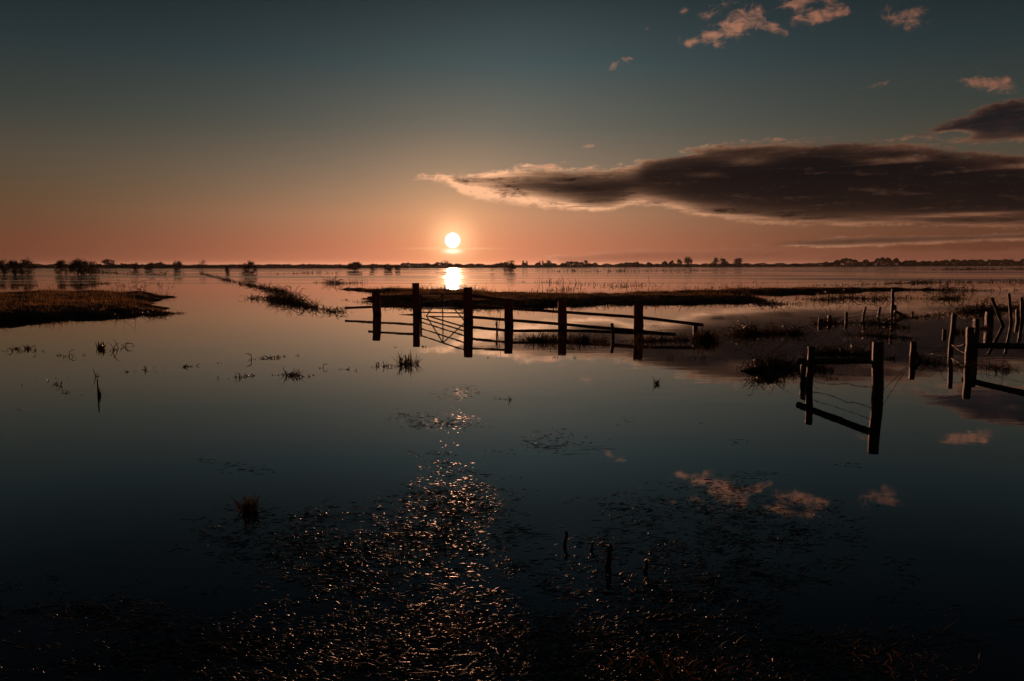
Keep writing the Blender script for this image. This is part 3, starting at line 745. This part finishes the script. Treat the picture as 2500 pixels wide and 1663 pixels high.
def weed_line(name, label, path, half, n, hmin, hmax, wid, mat='weed', lean=0.6, clump=0.65):
    """weeds strewn along a line of photo points, gathered into clumps of uneven size"""
    G = [ground(*p) for p in path]; L = np.cumsum([0] + [(G[i + 1] - G[i]).length for i in range(len(G) - 1)])
    gx = [g.x for g in G]; gy = [g.y for g in G]
    nc = max(4, int(L[-1] * 0.9 / (half + 0.15) * 0.35)); cen = rng.uniform(0, L[-1], nc); pw = rng.pareto(3.0, nc) + 0.4; pw /= pw.sum()
    which = rng.choice(nc, n, p=pw); inc = rng.random(n) < clump
    t = np.where(inc, np.clip(cen[which] + rng.normal(0, 1, n) * (half * 1.3 + L[-1] * 0.006), 0, L[-1]), rng.uniform(0, L[-1], n))
    big = np.where(inc, np.clip(0.55 + 2.2 * np.sqrt(pw[which] / pw.max()) * 0.5, 0.4, 1.6), 0.55)
    off = np.where(inc, rng.normal(0, half, nc)[which] * 0.8, 0.0)
    P = np.stack([np.interp(t, L, gx) + rng.normal(0, half * 0.5, n), np.interp(t, L, gy) + off + rng.normal(0, half * 0.5, n), np.full(n, -0.02)], -1)
    hh = (hmin + (hmax - hmin) * rng.random(n) ** 1.8) * big
    return tangle(name, P, hh, rng.uniform(0.5, 1.4, n) * wid, mat, label, min(1.0, lean))
WL = [
    ('strewn leaves left of the large tangled clump', [(740, 893), (800, 899), (860, 904), (910, 897), (960, 893)], 0.06, 90, 0.01, 0.07, 0.012, 0.9),
    ('strewn twigs around the spiky reed clump', [(560, 924), (620, 918), (690, 914), (760, 918)], 0.07, 110, 0.01, 0.08, 0.011, 0.8),
    ('strewn twigs around the dark reed tuft', [(620, 878), (660, 874), (700, 871), (740, 868)], 0.06, 70, 0.01, 0.07, 0.012, 0.85),
    ('scattered twigs below the left islet', [(20, 858), (90, 855), (150, 872), (200, 878), (270, 856), (330, 842)], 0.14, 110, 0.02, 0.12, 0.012, 0.6),
    ('scattered twigs across the lower left water', [(30, 942), (130, 934), (170, 968), (260, 966), (320, 962)], 0.06, 90, 0.01, 0.06, 0.008, 0.85),
    ('thin twigs in the water before the rail fence', [(1180, 874), (1290, 868), (1400, 876), (1560, 878), (1720, 876), (1800, 886)], 0.08, 120, 0.01, 0.07, 0.009, 0.8),
    ('faint line of low stems in the centre of the water', [(1180, 974), (1220, 975), (1250, 976)], 0.04, 40, 0.01, 0.05, 0.006, 0.6),
    ('thin distant end of the diagonal grass line', [(490, 668), (520, 676), (550, 683), (580, 690), (625, 699)], 0.4, 900, 0.05, 0.32, 0.03, 0.7),
    ('middle of the diagonal grass line', [(600, 696), (650, 705), (700, 717), (720, 724)], 0.4, 1000, 0.05, 0.32, 0.025, 0.8),
    ('dense near end of the diagonal grass line', [(640, 724), (690, 734), (740, 746), (790, 756), (822, 763)], 0.32, 2600, 0.05, 0.36, 0.014, 0.85),
    ('loose weeds left of the grass line', [(610, 728), (650, 733), (690, 734)], 0.3, 420, 0.05, 0.28, 0.014, 0.8),
    ('low weed patch before the left end of the long bank', [(770, 690), (830, 692), (880, 691)], 0.5, 500, 0.04, 0.4, 0.025, 0.7),
    ('sparse far stems before the left trees', [(20, 699), (120, 699), (200, 695), (300, 690), (340, 688)], 0.8, 300, 0.03, 0.26, 0.03, 0.7),
    ('weed scatter between islet and grass line', [(280, 698), (330, 701), (400, 690), (350, 712), (470, 716)], 1.2, 200, 0.03, 0.25, 0.02, 0.6),
    ('reed stems along the far side of the long bank, left', [(940, 706), (1010, 708), (1090, 710), (1180, 714), (1260, 722)], 0.8, 700, 0.05, 0.30, 0.016, 0.5),
    ('reed stems along the far side of the long bank, centre', [(1330, 712), (1450, 704), (1560, 698), (1700, 703), (1860, 702)], 1.0, 420, 0.04, 0.24, 0.02, 0.45),
    ('reed stems in the open far water', [(1330, 690), (1500, 697), (1640, 694), (1760, 692), (1900, 690)], 1.6, 260, 0.05, 0.30, 0.025, 0.3),
    ('dark weed strip in the far water at the right', [(1980, 697), (2090, 695), (2200, 692), (2300, 690), (2400, 689), (2520, 690)], 0.9, 1100, 0.05, 0.34, 0.03, 0.65),
    ('thin weed strip behind the right fence', [(2200, 709), (2320, 708), (2420, 710), (2520, 708)], 0.6, 800, 0.05, 0.35, 0.02, 0.7),
    ('farthest weed strip on the right water', [(2080, 660), (2200, 659.5), (2350, 659), (2520, 658)], 2.5, 700, 0.2, 0.8, 0.10, 0.6),
    ('row of tiny far stems in the middle distance', [(1340, 664), (1390, 663), (1420, 664), (1700, 661.5), (1760, 661)], 1.5, 240, 0.2, 0.9, 0.08, 0.35),
    ('weed scatter in the water beyond the broken posts', [(1950, 728), (2000, 733), (2070, 727), (2130, 731), (2200, 728), (2290, 730), (2330, 729)], 0.5, 1300, 0.05, 0.36, 0.016, 0.6),
    ('floating tail of the long bank, right end', [(1850, 740), (1900, 743), (1950, 742)], 0.3, 600, 0.03, 0.2, 0.014, 0.7),
    ('weed bed in the brown water left of the broken posts', [(1790, 822), (1840, 816), (1900, 812), (1945, 816)], 0.25, 1500, 0.04, 0.24, 0.010, 0.75),
    ('weeds under the wire of the broken posts', [(2000, 792), (2040, 789), (2080, 789), (2120, 790), (2170, 792)], 0.22, 1100, 0.04, 0.22, 0.010, 0.8),
    ('weeds drifting before the broken posts', [(2075, 818), (2120, 819), (2170, 824), (2230, 826)], 0.18, 900, 0.03, 0.16, 0.009, 0.9),
    ('long dark weed line behind the leaning posts', [(2215, 772), (2260, 773), (2320, 767), (2380, 762), (2430, 757), (2520, 748)], 0.35, 2600, 0.05, 0.32, 0.014, 0.85),
    ('weeds behind the rail of the near fence', [(1985, 866), (2030, 865), (2080, 866), (2130, 868)], 0.14, 1300, 0.03, 0.17, 0.007, 0.7),
    ('drowned hedge mat at the left post of the near fence', [(1870, 905), (1900, 902), (1930, 898), (1960, 900), (1985, 905)], 0.20, 1500, 0.03, 0.22, 0.009, 1.0),
    ('weed mat trailing left of the near fence', [(1840, 930), (1870, 926), (1900, 918), (1950, 914)], 0.08, 900, 0.02, 0.09, 0.007, 1.0),
    ('reeds along the foot of the rail fence', [(1150, 832), (1230, 830), (1320, 834), (1420, 833), (1500, 834), (1600, 832), (1680, 833)], 0.14, 1500, 0.02, 0.14, 0.008, 0.9),
    ('floating reed streak on the left water', [(455, 896), (500, 889), (560, 883), (610, 880)], 0.05, 240, 0.01, 0.05, 0.010, 1.3),
    ('strewn stems on the left water', [(20, 946), (120, 930), (240, 918), (330, 905), (450, 898)], 0.10, 150, 0.01, 0.06, 0.009, 1.25),
    ('weeds hanging on the wires at the right edge', [(2250, 884), (2290, 890), (2330, 893), (2400, 895), (2500, 905)], 0.10, 900, 0.02, 0.16, 0.006, 0.9),
    ('far weed strips off the left trees', [(180, 662), (330, 671), (420, 672), (640, 671), (760, 667), (870, 668)], 2.0, 500, 0.1, 0.6, 0.08, 0.6),
    ('fringe of grass hanging from the long bank', [(840, 732), (910, 744), (1010, 751), (1130, 753), (1300, 755), (1370, 751), (1550, 744), (1700, 741), (1850, 741)], 0.2, 2600, 0.03, 0.22, 0.014, 0.9),
    ('fringe of grass along the near edge of the left islet', [(-40, 797), (120, 788), (240, 778), (360, 770), (450, 765)], 0.12, 1500, 0.03, 0.18, 0.010, 0.9),
]
for (lab, path, half, n, a, b, w, le) in WL: weed_line('water_weed', lab, path, half, int(n * 0.75), a, b * 1.15, w * 1.25, 'weed', le)

# ------------------------------------------------------------------ floating mats in the near water
def floating(name, label, spots, seed, mat, lmin, lmax, wid, lift):
    """wet stems lying on the water: low half tubes, hardly arched; spots are (x, y, rx, ry, count) in photo pixels"""
    r = np.random.default_rng(seed); PX = []; PY = []
    for (x, y, rx, ry, n) in spots:
        nc = max(6, n // 9); cx = r.normal(x, rx * 0.6, nc); cy = r.normal(y, ry * 0.6, nc)      # small rafts of stems
        k = r.integers(0, nc, n); PX.append(cx[k] + r.normal(0, 15 + rx * 0.04, n)); PY.append(cy[k] + r.normal(0, 3.5 + ry * 0.05, n))
    PX = np.concatenate(PX); PY = np.concatenate(PY); ok = (PY > 880) & (PY < 1760); PX, PY = PX[ok], PY[ok]
    X_, Y_ = (PX - CX) / F, (CY - PY) / F; dz_ = -st + Y_ * ct; t = -H / dz_; x = X_ * t; y = (ct + Y_ * st) * t; n = len(x)
    L = r.uniform(lmin, lmax, n) * (0.5 + r.random(n)); az = r.normal(0.12, 0.5, n); w = wid * r.uniform(0.5, 1.6, n); up = lift * r.random(n) ** 4; tilt = r.normal(0, 0.012, n)
    dx_, dy_ = np.cos(az), np.sin(az); V = np.zeros((n, 4, 3, 3)); bend = r.normal(0, 0.3, n); fl = r.uniform(0.12, 0.34, n)
    for i, s in enumerate((-0.5, -0.17, 0.17, 0.5)):
        arch = up * (1 - (2 * s) ** 2) + L * s * tilt
        bx = x + dx_ * L * s - dy_ * L * bend * (s * s); by = y + dy_ * L * s + dx_ * L * bend * (s * s)
        ws = w * (1.0 if abs(s) < 0.3 else 0.35)
        for j, (o_, zz) in enumerate(((-1, 0.0), (0, 1.0), (1, 0.0))):
            V[:, i, j, 0] = bx - dy_ * ws * o_ * 0.5; V[:, i, j, 1] = by + dx_ * ws * o_ * 0.5; V[:, i, j, 2] = arch + ws * zz * fl + 0.0006
    b = (np.arange(n) * 12)[:, None]; Fq = []
    for i in range(3):
        for j in range(2): Fq.append(b + np.array([i * 3 + j, (i + 1) * 3 + j, (i + 1) * 3 + j + 1, i * 3 + j + 1]))
    o = bpy.data.objects.new(name, np_mesh(name, V, np.concatenate(Fq, 0), M[mat], True)); C.objects.link(o)
    return tag(o, label, kind='stuff')
floating('floating_weed', 'wet floating stems in the sparkling mat before the gate',
         [(1110, 1235, 120, 55, 1100), (1060, 1310, 120, 60, 800), (900, 1350, 210, 60, 900), (760, 1320, 170, 70, 550), (860, 1420, 160, 50, 600), (600, 1300, 120, 50, 220),
          (1060, 1030, 100, 20, 260), (1125, 965, 40, 20, 90), (1100, 1150, 70, 30, 90), (1040, 1105, 60, 12, 40), (1340, 1090, 90, 18, 120), (560, 1150, 80, 16, 60), (1260, 1345, 70, 60, 140), (1180, 1440, 80, 50, 160)],
         1, 'float', 0.015, 0.055, 0.0060, 0.006)
floating('floating_weed', 'wet floating stems in the loose mat at the right of the near water',
         [(1700, 1220, 190, 45, 260), (1800, 1290, 220, 70, 620), (1700, 1400, 230, 70, 620), (1550, 1250, 120, 40, 140), (2000, 1350, 180, 90, 260), (1480, 1340, 140, 60, 260), (1640, 1500, 160, 60, 620), (1500, 1430, 160, 50, 260), (1900, 1180, 200, 40, 60), (1640, 1060, 200, 30, 40)],
         2, 'float', 0.015, 0.055, 0.0056, 0.008)
floating('floating_weed', 'dense drowned grass mat along the bottom edge of the water',
         [(1100, 1560, 330, 90, 2600), (600, 1580, 330, 70, 1500), (1500, 1600, 330, 80, 2400), (200, 1500, 260, 50, 500), (2000, 1580, 320, 90, 800), (1200, 1690, 900, 50, 2600), (300, 1620, 300, 50, 400), (1050, 1520, 160, 40, 500)],
         3, 'float', 0.012, 0.045, 0.0048, 0.009)
floating('floating_stems', 'long drowned stems and straws among the floating mats',
         [(1000, 1290, 260, 80, 110), (860, 1400, 260, 70, 70), (1750, 1300, 260, 90, 190), (1650, 1450, 260, 80, 190), (1100, 1570, 460, 70, 170), (600, 1570, 330, 70, 170), (1700, 1600, 400, 60, 200), (200, 1500, 240, 40, 90), (2150, 1580, 260, 70, 80), (1330, 1090, 110, 18, 30)],
         5, 'float', 0.06, 0.19, 0.0034, 0.014)
def wet_buds(name, label, spots, seed, rmin, rmax):
    """low wet domes, the tips of drowned leaves breaking the surface"""
    r = np.random.default_rng(seed); PX = []; PY = []
    for (x, y, rx, ry, n) in spots:
        nc = max(5, n // 7); cx = r.normal(x, rx * 0.6, nc); cy = r.normal(y, ry * 0.6, nc); k = r.integers(0, nc, n)
        PX.append(cx[k] + r.normal(0, 10 + rx * 0.06, n)); PY.append(cy[k] + r.normal(0, 3 + ry * 0.06, n))
    PX = np.concatenate(PX); PY = np.concatenate(PY); ok = (PY > 880) & (PY < 1760); PX, PY = PX[ok], PY[ok]
    X_, Y_ = (PX - CX) / F, (CY - PY) / F; t = -H / (-st + Y_ * ct); x = X_ * t; y = (ct + Y_ * st) * t; n = len(x)
    R = (rmin + (rmax - rmin) * r.random(n) ** 2.2 * 1.7); hh = R * r.uniform(0.16, 0.30, n); st_ = 1.0 + r.gamma(1.4, 0.8, n); V = np.zeros((n, 13, 3)); z0 = r.random(n) ** 3 * 0.004
    for k in range(6):
        a = k * math.pi / 3; ca, sa_ = math.cos(a), math.sin(a)
        V[:, k] = np.stack([x + ca * R * st_, y + sa_ * R, np.full(n, 0.0002) + z0], -1)
        V[:, 6 + k] = np.stack([x + ca * R * st_ * 0.55, y + sa_ * R * 0.55, hh * 0.72 + z0], -1)
    V[:, 12] = np.stack([x, y, hh + z0], -1); b = (np.arange(n) * 13)[:, None]; Fq = []
    for k in range(6):
        k2 = (k + 1) % 6; Fq.append(b + np.array([k, k2, 6 + k2, 6 + k])); 
    for k in (0, 2, 4): Fq.append(b + np.array([6 + k, 6 + (k + 1) % 6, 6 + (k + 2) % 6, 12]))
    o = bpy.data.objects.new(name, np_mesh(name, V, np.concatenate(Fq, 0), M['float'], True)); C.objects.link(o)
    return tag(o, label, kind='stuff')
wet_buds('wet_leaf_tips', 'sparkling wet leaf tips in the mat before the gate',
         [(1130, 1215, 130, 40, 520), (1050, 1290, 140, 50, 360), (900, 1345, 190, 45, 330), (800, 1420, 150, 40, 220), (1060, 1030, 90, 20, 130), (1125, 965, 35, 20, 60), (1100, 1120, 60, 40, 60), (1180, 1420, 80, 70, 110), (740, 1300, 120, 40, 120)],
         21, 0.0026, 0.0058)
wet_buds('wet_leaf_tips', 'sparkling wet leaf tips along the bottom of the water',
         [(1080, 1530, 230, 40, 330), (1150, 1600, 380, 60, 600), (650, 1590, 260, 50, 420), (1550, 1580, 300, 70, 650), (1650, 1420, 220, 80, 330), (1800, 1280, 200, 60, 200), (250, 1500, 200, 40, 220), (2100, 1600, 250, 60, 220), (300, 1620, 260, 40, 160), (1500, 1330, 120, 60, 120)],
         22, 0.0020, 0.0052)
weed_spots = [([(700, 1500), (1000, 1560), (1300, 1590), (1700, 1560), (2100, 1600)], 0.14, 1300), ([(0, 1640), (600, 1640), (1200, 1650), (1800, 1640), (2400, 1640)], 0.12, 2600), ([(1550, 1230), (1700, 1260), (1850, 1290), (2000, 1300)], 0.25, 260),
              ([(650, 1330), (800, 1340), (950, 1340), (1080, 1300)], 0.2, 300)]
for i, (path, half, n) in enumerate(weed_spots):
    weed_line('drowned_grass', ('upright grass tips in the dense mat', 'grass tips along the bottom edge', 'thin stems in the loose right mat', 'thin stems in the sparkling mat')[i], path, half, int(n * 1.3), 0.01, 0.045, 0.0035, 'reed', 0.85)

# ------------------------------------------------------------------ trees
def make_tree(label, cx, wpx, top, base, style, seed, dens=1.0, far=None, group='bare trees standing in the flood', name='bare_tree'):
    r = random.Random(seed)
    yb = shore_y(cx) - 0.6 if far else base
    g = ground(cx, yb); k = mpp(g.y); hgt = at_y(cx, top, g.y).z; wid = wpx * k
    root = thing(name, (g.x, g.y, 0), label, 'tree', group)
    br = MB(); tw = MB()
    def limb(p, d, L, rad, lv):
        N = 4; pts = [p]; q = p.copy(); dd = d.copy()
        for i in range(N):
            dd = (dd + Vector((r.uniform(-.3, .3), r.uniform(-.3, .3), r.uniform(-.08, .18)))).normalized(); q = q + dd * L / N; pts.append(q.copy())
        br.tube(pts, [max(rad * (1 - 0.65 * i / N), 0.004) for i in range(N + 1)], n=5 if lv < 2 else 3, cap=False)
        if lv >= 2: return
        for j in range(6 if lv == 0 else 4):
            s_ = pts[r.choice((1, 2, 3, 4))]; a = r.uniform(0, 6.283); spread = 0.4 if style in ('upright', 'conifer') else 0.9
            limb(s_, (dd + Vector((math.cos(a), math.sin(a), 0.25)) * spread * r.uniform(0.5, 1.2)).normalized(), L * r.uniform(0.45, 0.75), rad * 0.5, lv + 1)
    stems, low_, fill = {'bush': (6, 0.02, 1500), 'round': (3, 0.08, 1300), 'upright': (2, 0.06, 1100), 'bare': (2, 0.22, 520), 'conifer': (1, 0.02, 800), 'spread': (5, 0.06, 1000)}[style]
    for _ in range(stems):
        a = r.uniform(0, 6.283); sp = 0.5 if stems > 2 else 0.15
        limb(Vector((r.uniform(-.04, .04), r.uniform(-.04, .04), -0.05)), Vector((math.cos(a) * sp, math.sin(a) * sp, 1)).normalized(), 0.62, 0.034 / math.sqrt(stems) if style != 'bare' else 0.016, 0)
    # twigs through the crown's volume, gathered in lumps so that sky shows between them
    lumps = []
    for _ in range(24 if style != 'bare' else 22):
        z = low_ + (1 - low_) * r.random(); t = (z - low_) / (1 - low_)
        if style == 'conifer': env = 0.5 * (1 - t) + 0.03
        elif style == 'upright': env = 0.5 * math.sin(math.pi * min(0.98, 0.18 + 0.74 * t)) ** 0.6
        else: env = 0.5 * math.sin(math.pi * min(0.97, 0.28 + 0.60 * t)) ** 0.5
        a = r.uniform(0, 6.283); q = env * math.sqrt(r.random())
        lumps.append((Vector((math.cos(a) * q, math.sin(a) * q, z * 0.95)), r.uniform(0.06, 0.15)))
    for _ in range(int(fill * dens)):
        c, rad = r.choice(lumps); p = c + Vector((r.gauss(0, rad), r.gauss(0, rad), r.gauss(0, rad * 0.8)))
        if p.z < 0.03: continue
        out_ = Vector((p.x * 1.4, p.y * 1.4, p.z - 0.25)) + Vector((r.gauss(0, .35), r.gauss(0, .35), r.gauss(0.1, .3))); nd = out_.normalized(); L = r.uniform(0.05, 0.14)
        s_ = nd.cross(Vector((r.gauss(0, .3), 1, r.gauss(0, .3)))).normalized()
        tw.strip([p, p + nd * L * 0.5 + Vector((r.gauss(0, .008), 0, r.gauss(0, .008))), p + nd * L], 0.013 if style == 'bare' else 0.028, s_)
    # fit the crown to its height and width
    P = np.array([tuple(q) for q in br.v + tw.v]); lo_, hi_ = np.percentile(P, 1, 0), np.percentile(P, 99.5, 0)
    sz = hgt / hi_[2]; sx = wid / max(hi_[0] - lo_[0], 0.05); sy = wid / max(hi_[1] - lo_[1], 0.05); mx = (hi_[0] + lo_[0]) / 2
    for mb_ in (br, tw): mb_.v = [Vector((q.x * sx - mx * sx * min(1, max(0, q.z / hi_[2])), q.y * sy, q.z * sz)) for q in mb_.v]
    for mb_, nm, mt_ in ((br, 'trunk', 'bark'), (tw, 'crown', 'twig')):
        mb_.build(nm, M[mt_], root, False)
    return root
TR = [
    ('dark flooded tree cut by the left picture edge', 8, 26, 634, 671, 'round', 1.3, 0),
    ('dense dark tree second from the left picture edge', 40, 34, 636, 672, 'bush', 1.6, 0),
    ('spreading bare topped tree third from the left picture edge', 68, 38, 631, 672, 'spread', 1.0, 0),
    ('tree with ragged crown left of the widest flooded bush', 151, 28, 635, 672, 'round', 1.2, 0),
    ('widest dark flooded bush in the left group', 189, 40, 633, 672, 'bush', 1.5, 0),
    ('low spreading tree right of the widest flooded bush', 223, 34, 637, 671, 'spread', 1.1, 0),
    ('tall tree on the far shore above the low spreading tree', 266, 30, 633, 655, 'round', 1.5, 1),
    ('small rounded tree on the far shore left of two flooded bushes', 304, 18, 643, 655, 'round', 1.8, 1),
    ('left of two flooded bushes by the rounded copse', 328, 21, 642, 661, 'bush', 1.4, 0),
    ('dark flooded bush touching the rounded copse', 367, 22, 641, 661, 'bush', 1.6, 0),
    ('compact upright tree right of the rounded copse', 433, 20, 636.5, 661.5, 'upright', 1.6, 0),
    ('slender bare tree with a clear trunk above the grass line', 495, 20, 633.5, 661, 'bare', 1.4, 0),
    ('small narrow dark bush left of the big lone bush', 555, 11, 652, 670, 'upright', 1.5, 0),
    ('big lone flooded bush at the end of the left water', 607, 38, 638, 669, 'bush', 1.2, 0),
    ('broad dense bush left of the three small bushes before the sun', 867, 35, 640, 661, 'bush', 1.5, 0),
    ('sparse small tree between the broad bush and the round bush', 910, 20, 644, 661, 'spread', 0.7, 0),
    ('round compact bush left of the gate post line', 948, 22, 645, 661, 'bush', 1.8, 0),
    ('smallest bush right beside the round compact bush', 971, 15, 646, 661, 'round', 1.0, 0),
    ('bare fan shaped tree under the setting sun', 1088, 26, 635, 661, 'bare', 1.2, 0),
    ('thin sparse shrub right of the sun reflection', 1203, 15, 644, 665, 'bare', 1.0, 0),
    ('fan shaped bare shrub before the far wood', 1246, 31, 636, 665, 'spread', 0.8, 0),
    ('small tree left of the tall upright tree on the right shore', 1659, 13, 633, 652, 'round', 1.3, 1),
    ('tall upright tree alone on the right shore', 1680, 19, 627, 652, 'upright', 1.5, 1),
    ('left of three trees in the far right row', 1747, 18, 629, 652, 'upright', 1.5, 1),
    ('middle flat crowned tree of the far right row', 1767, 22, 631, 652, 'round', 1.5, 1),
    ('right tree of the far right row', 1802, 21, 630, 652, 'round', 1.5, 1),
    ('pointed conifer at the left end of the central far wood', 1277, 8, 636, 652, 'conifer', 1.6, 1),
    ('second pointed conifer in the central far wood', 1286, 7, 637, 652, 'conifer', 1.6, 1),
    ('pair forming conifer, left, in the central far wood', 1318, 7, 637, 652, 'conifer', 1.6, 1),
    ('pair forming conifer, right, in the central far wood', 1325, 6, 636, 652, 'conifer', 1.6, 1),
    ('round headed tree right of the conifer pair', 1340, 14, 636, 652, 'round', 1.6, 1),
    ('slim tree at the right end of the central far wood', 1430, 11, 635, 652, 'upright', 1.5, 1),
]
for i, (lab, cx, w, tp, bs, sty, dn, fr_) in enumerate(TR):
    make_tree(lab, cx, w, tp, bs, sty, 100 + i, dn, fr_, 'trees on the far shore' if fr_ else 'bare trees standing in the flood', 'bare_tree' if sty != 'conifer' else 'conifer')

# far woods: masses of twigs on the far shore
def far_wood(label, prof, n, seed, back=25, lumpy=0.75):
    """prof: (pixel x, pixel y of the tree tops)"""
    r = np.random.default_rng(seed); xs = [p[0] for p in prof]; ys = [p[1] for p in prof]
    px = r.uniform(xs[0], xs[-1], n); V = np.zeros((n, 4, 3))
    # lumpy crowns
    cen = np.sort(r.uniform(xs[0], xs[-1], max(4, int((xs[-1] - xs[0]) / 9)))); k = np.abs(px[:, None] - cen[None]).min(1)
    lump = np.sqrt(np.clip(1 - (k / 7.5) ** 2, 0.05, 1)); hv = r.uniform(0.75, 1.0, len(cen))[np.abs(px[:, None] - cen[None]).argmin(1)]
    lump = 1 - lumpy * (1 - lump); hv = 1 - lumpy * (1 - hv) + 0.12 * np.sin(px * 0.11 + seed) * np.sin(px * 0.037)
    sy_ = np.array([shore_y(p) for p in px]); tops = np.interp(px, xs, ys)
    for i in range(n):
        g = ground(px[i], sy_[i] - 0.25); dirn = Vector((g.x, g.y, 0)).normalized(); b = r.uniform(0, back) ; g = g + dirn * b
        hmax = max(at_y(px[i], tops[i], g.y).z, 0.6) * lump[i] * hv[i]
        z = hmax * (1 - r.random() ** 1.5 * 0.98); s = mpp(g.y) * r.uniform(0.9, 2.6)
        a = Vector((r.normal(), 0.3 * r.normal(), r.normal())).normalized(); c = a.cross(Vector((0.2, 1, 0.1))).normalized()
        p = Vector((g.x, g.y, z))
        for j, (q1, q2) in enumerate(((-1, -.5), (1, -.35), (1.1, .4), (-.9, .5))): V[i, j] = p + a * s * q1 * 0.8 + c * s * q2 * 0.8
    o = bpy.data.objects.new('far_wood', np_mesh('far_wood', V, np.arange(n * 4).reshape(n, 4), M['wood_far'])); C.objects.link(o)
    tag(o, label, kind='stuff')
far_wood('thin hedge line on the far left shore', [(-40, 643), (60, 643), (100, 645), (280, 645.5), (320, 646), (520, 646.8), (700, 646), (760, 646), (980, 646.5)], 8000, 1, lumpy=0.3)
far_wood('rounded copse on the far left shore', [(372, 650), (378, 643), (390, 641.5), (402, 643), (408, 650)], 900, 2)
far_wood('hazy wood under the sun', [(975, 645), (1000, 642), (1020, 644), (1060, 641), (1090, 643), (1130, 645), (1215, 645)], 2400, 3, lumpy=0.4)
far_wood('central far wood with poplars', [(1210, 642), (1240, 642), (1268, 641), (1300, 641), (1340, 643), (1370, 641), (1385, 638), (1405, 639), (1425, 641), (1440, 644), (1460, 640), (1472, 645)], 3400, 4)
far_wood('long dark wood right of the central wood', [(1500, 644), (1530, 641), (1560, 640), (1600, 640), (1625, 637), (1643, 637), (1646, 646)], 2600, 5)
far_wood('low hedge along the right shore', [(1470, 645), (1510, 645), (1640, 644.5), (1800, 644.5), (1870, 642.5), (1880, 645.5), (1910, 643), (1960, 644), (2020, 640)], 3400, 6, lumpy=0.3)
far_wood('dark wood on the far right shore', [(2010, 640), (2030, 635), (2060, 632), (2090, 633), (2130, 634), (2165, 629), (2190, 630), (2200, 636), (2280, 637), (2340, 634), (2420, 634), (2500, 633), (2560, 634)], 9000, 7, lumpy=0.45)

# ------------------------------------------------------------------ evening haze

def haze():
    x0, x1, y0, y1, z0, z1 = -8400, 8400, -400, 8400, -2.4, 20.0
    V = [(x, y, z) for z in (z0, z1) for y in (y0, y1) for x in (x0, x1)]
    Fq = [(0, 2, 3, 1), (4, 5, 7, 6), (0, 1, 5, 4), (2, 6, 7, 3), (0, 4, 6, 2), (1, 3, 7, 5)]
    m = bpy.data.materials.new('evening_haze'); m.use_nodes = True; n = m.node_tree; n.nodes.clear()
    o_ = n.nodes.new('ShaderNodeOutputMaterial'); v_ = n.nodes.new('ShaderNodeVolumePrincipled')
    v_.inputs['Color'].default_value = (0.92, 0.88, 0.86, 1); v_.inputs['Density'].default_value = 0.000035; v_.inputs['Anisotropy'].default_value = 0.65
    n.links.new(v_.outputs[0], o_.inputs['Volume'])
    o = bpy.data.objects.new('haze', np_mesh('haze', V, Fq, m)); C.objects.link(o)
    tag(o, 'thin evening haze over the flooded fields', kind='stuff')
haze()
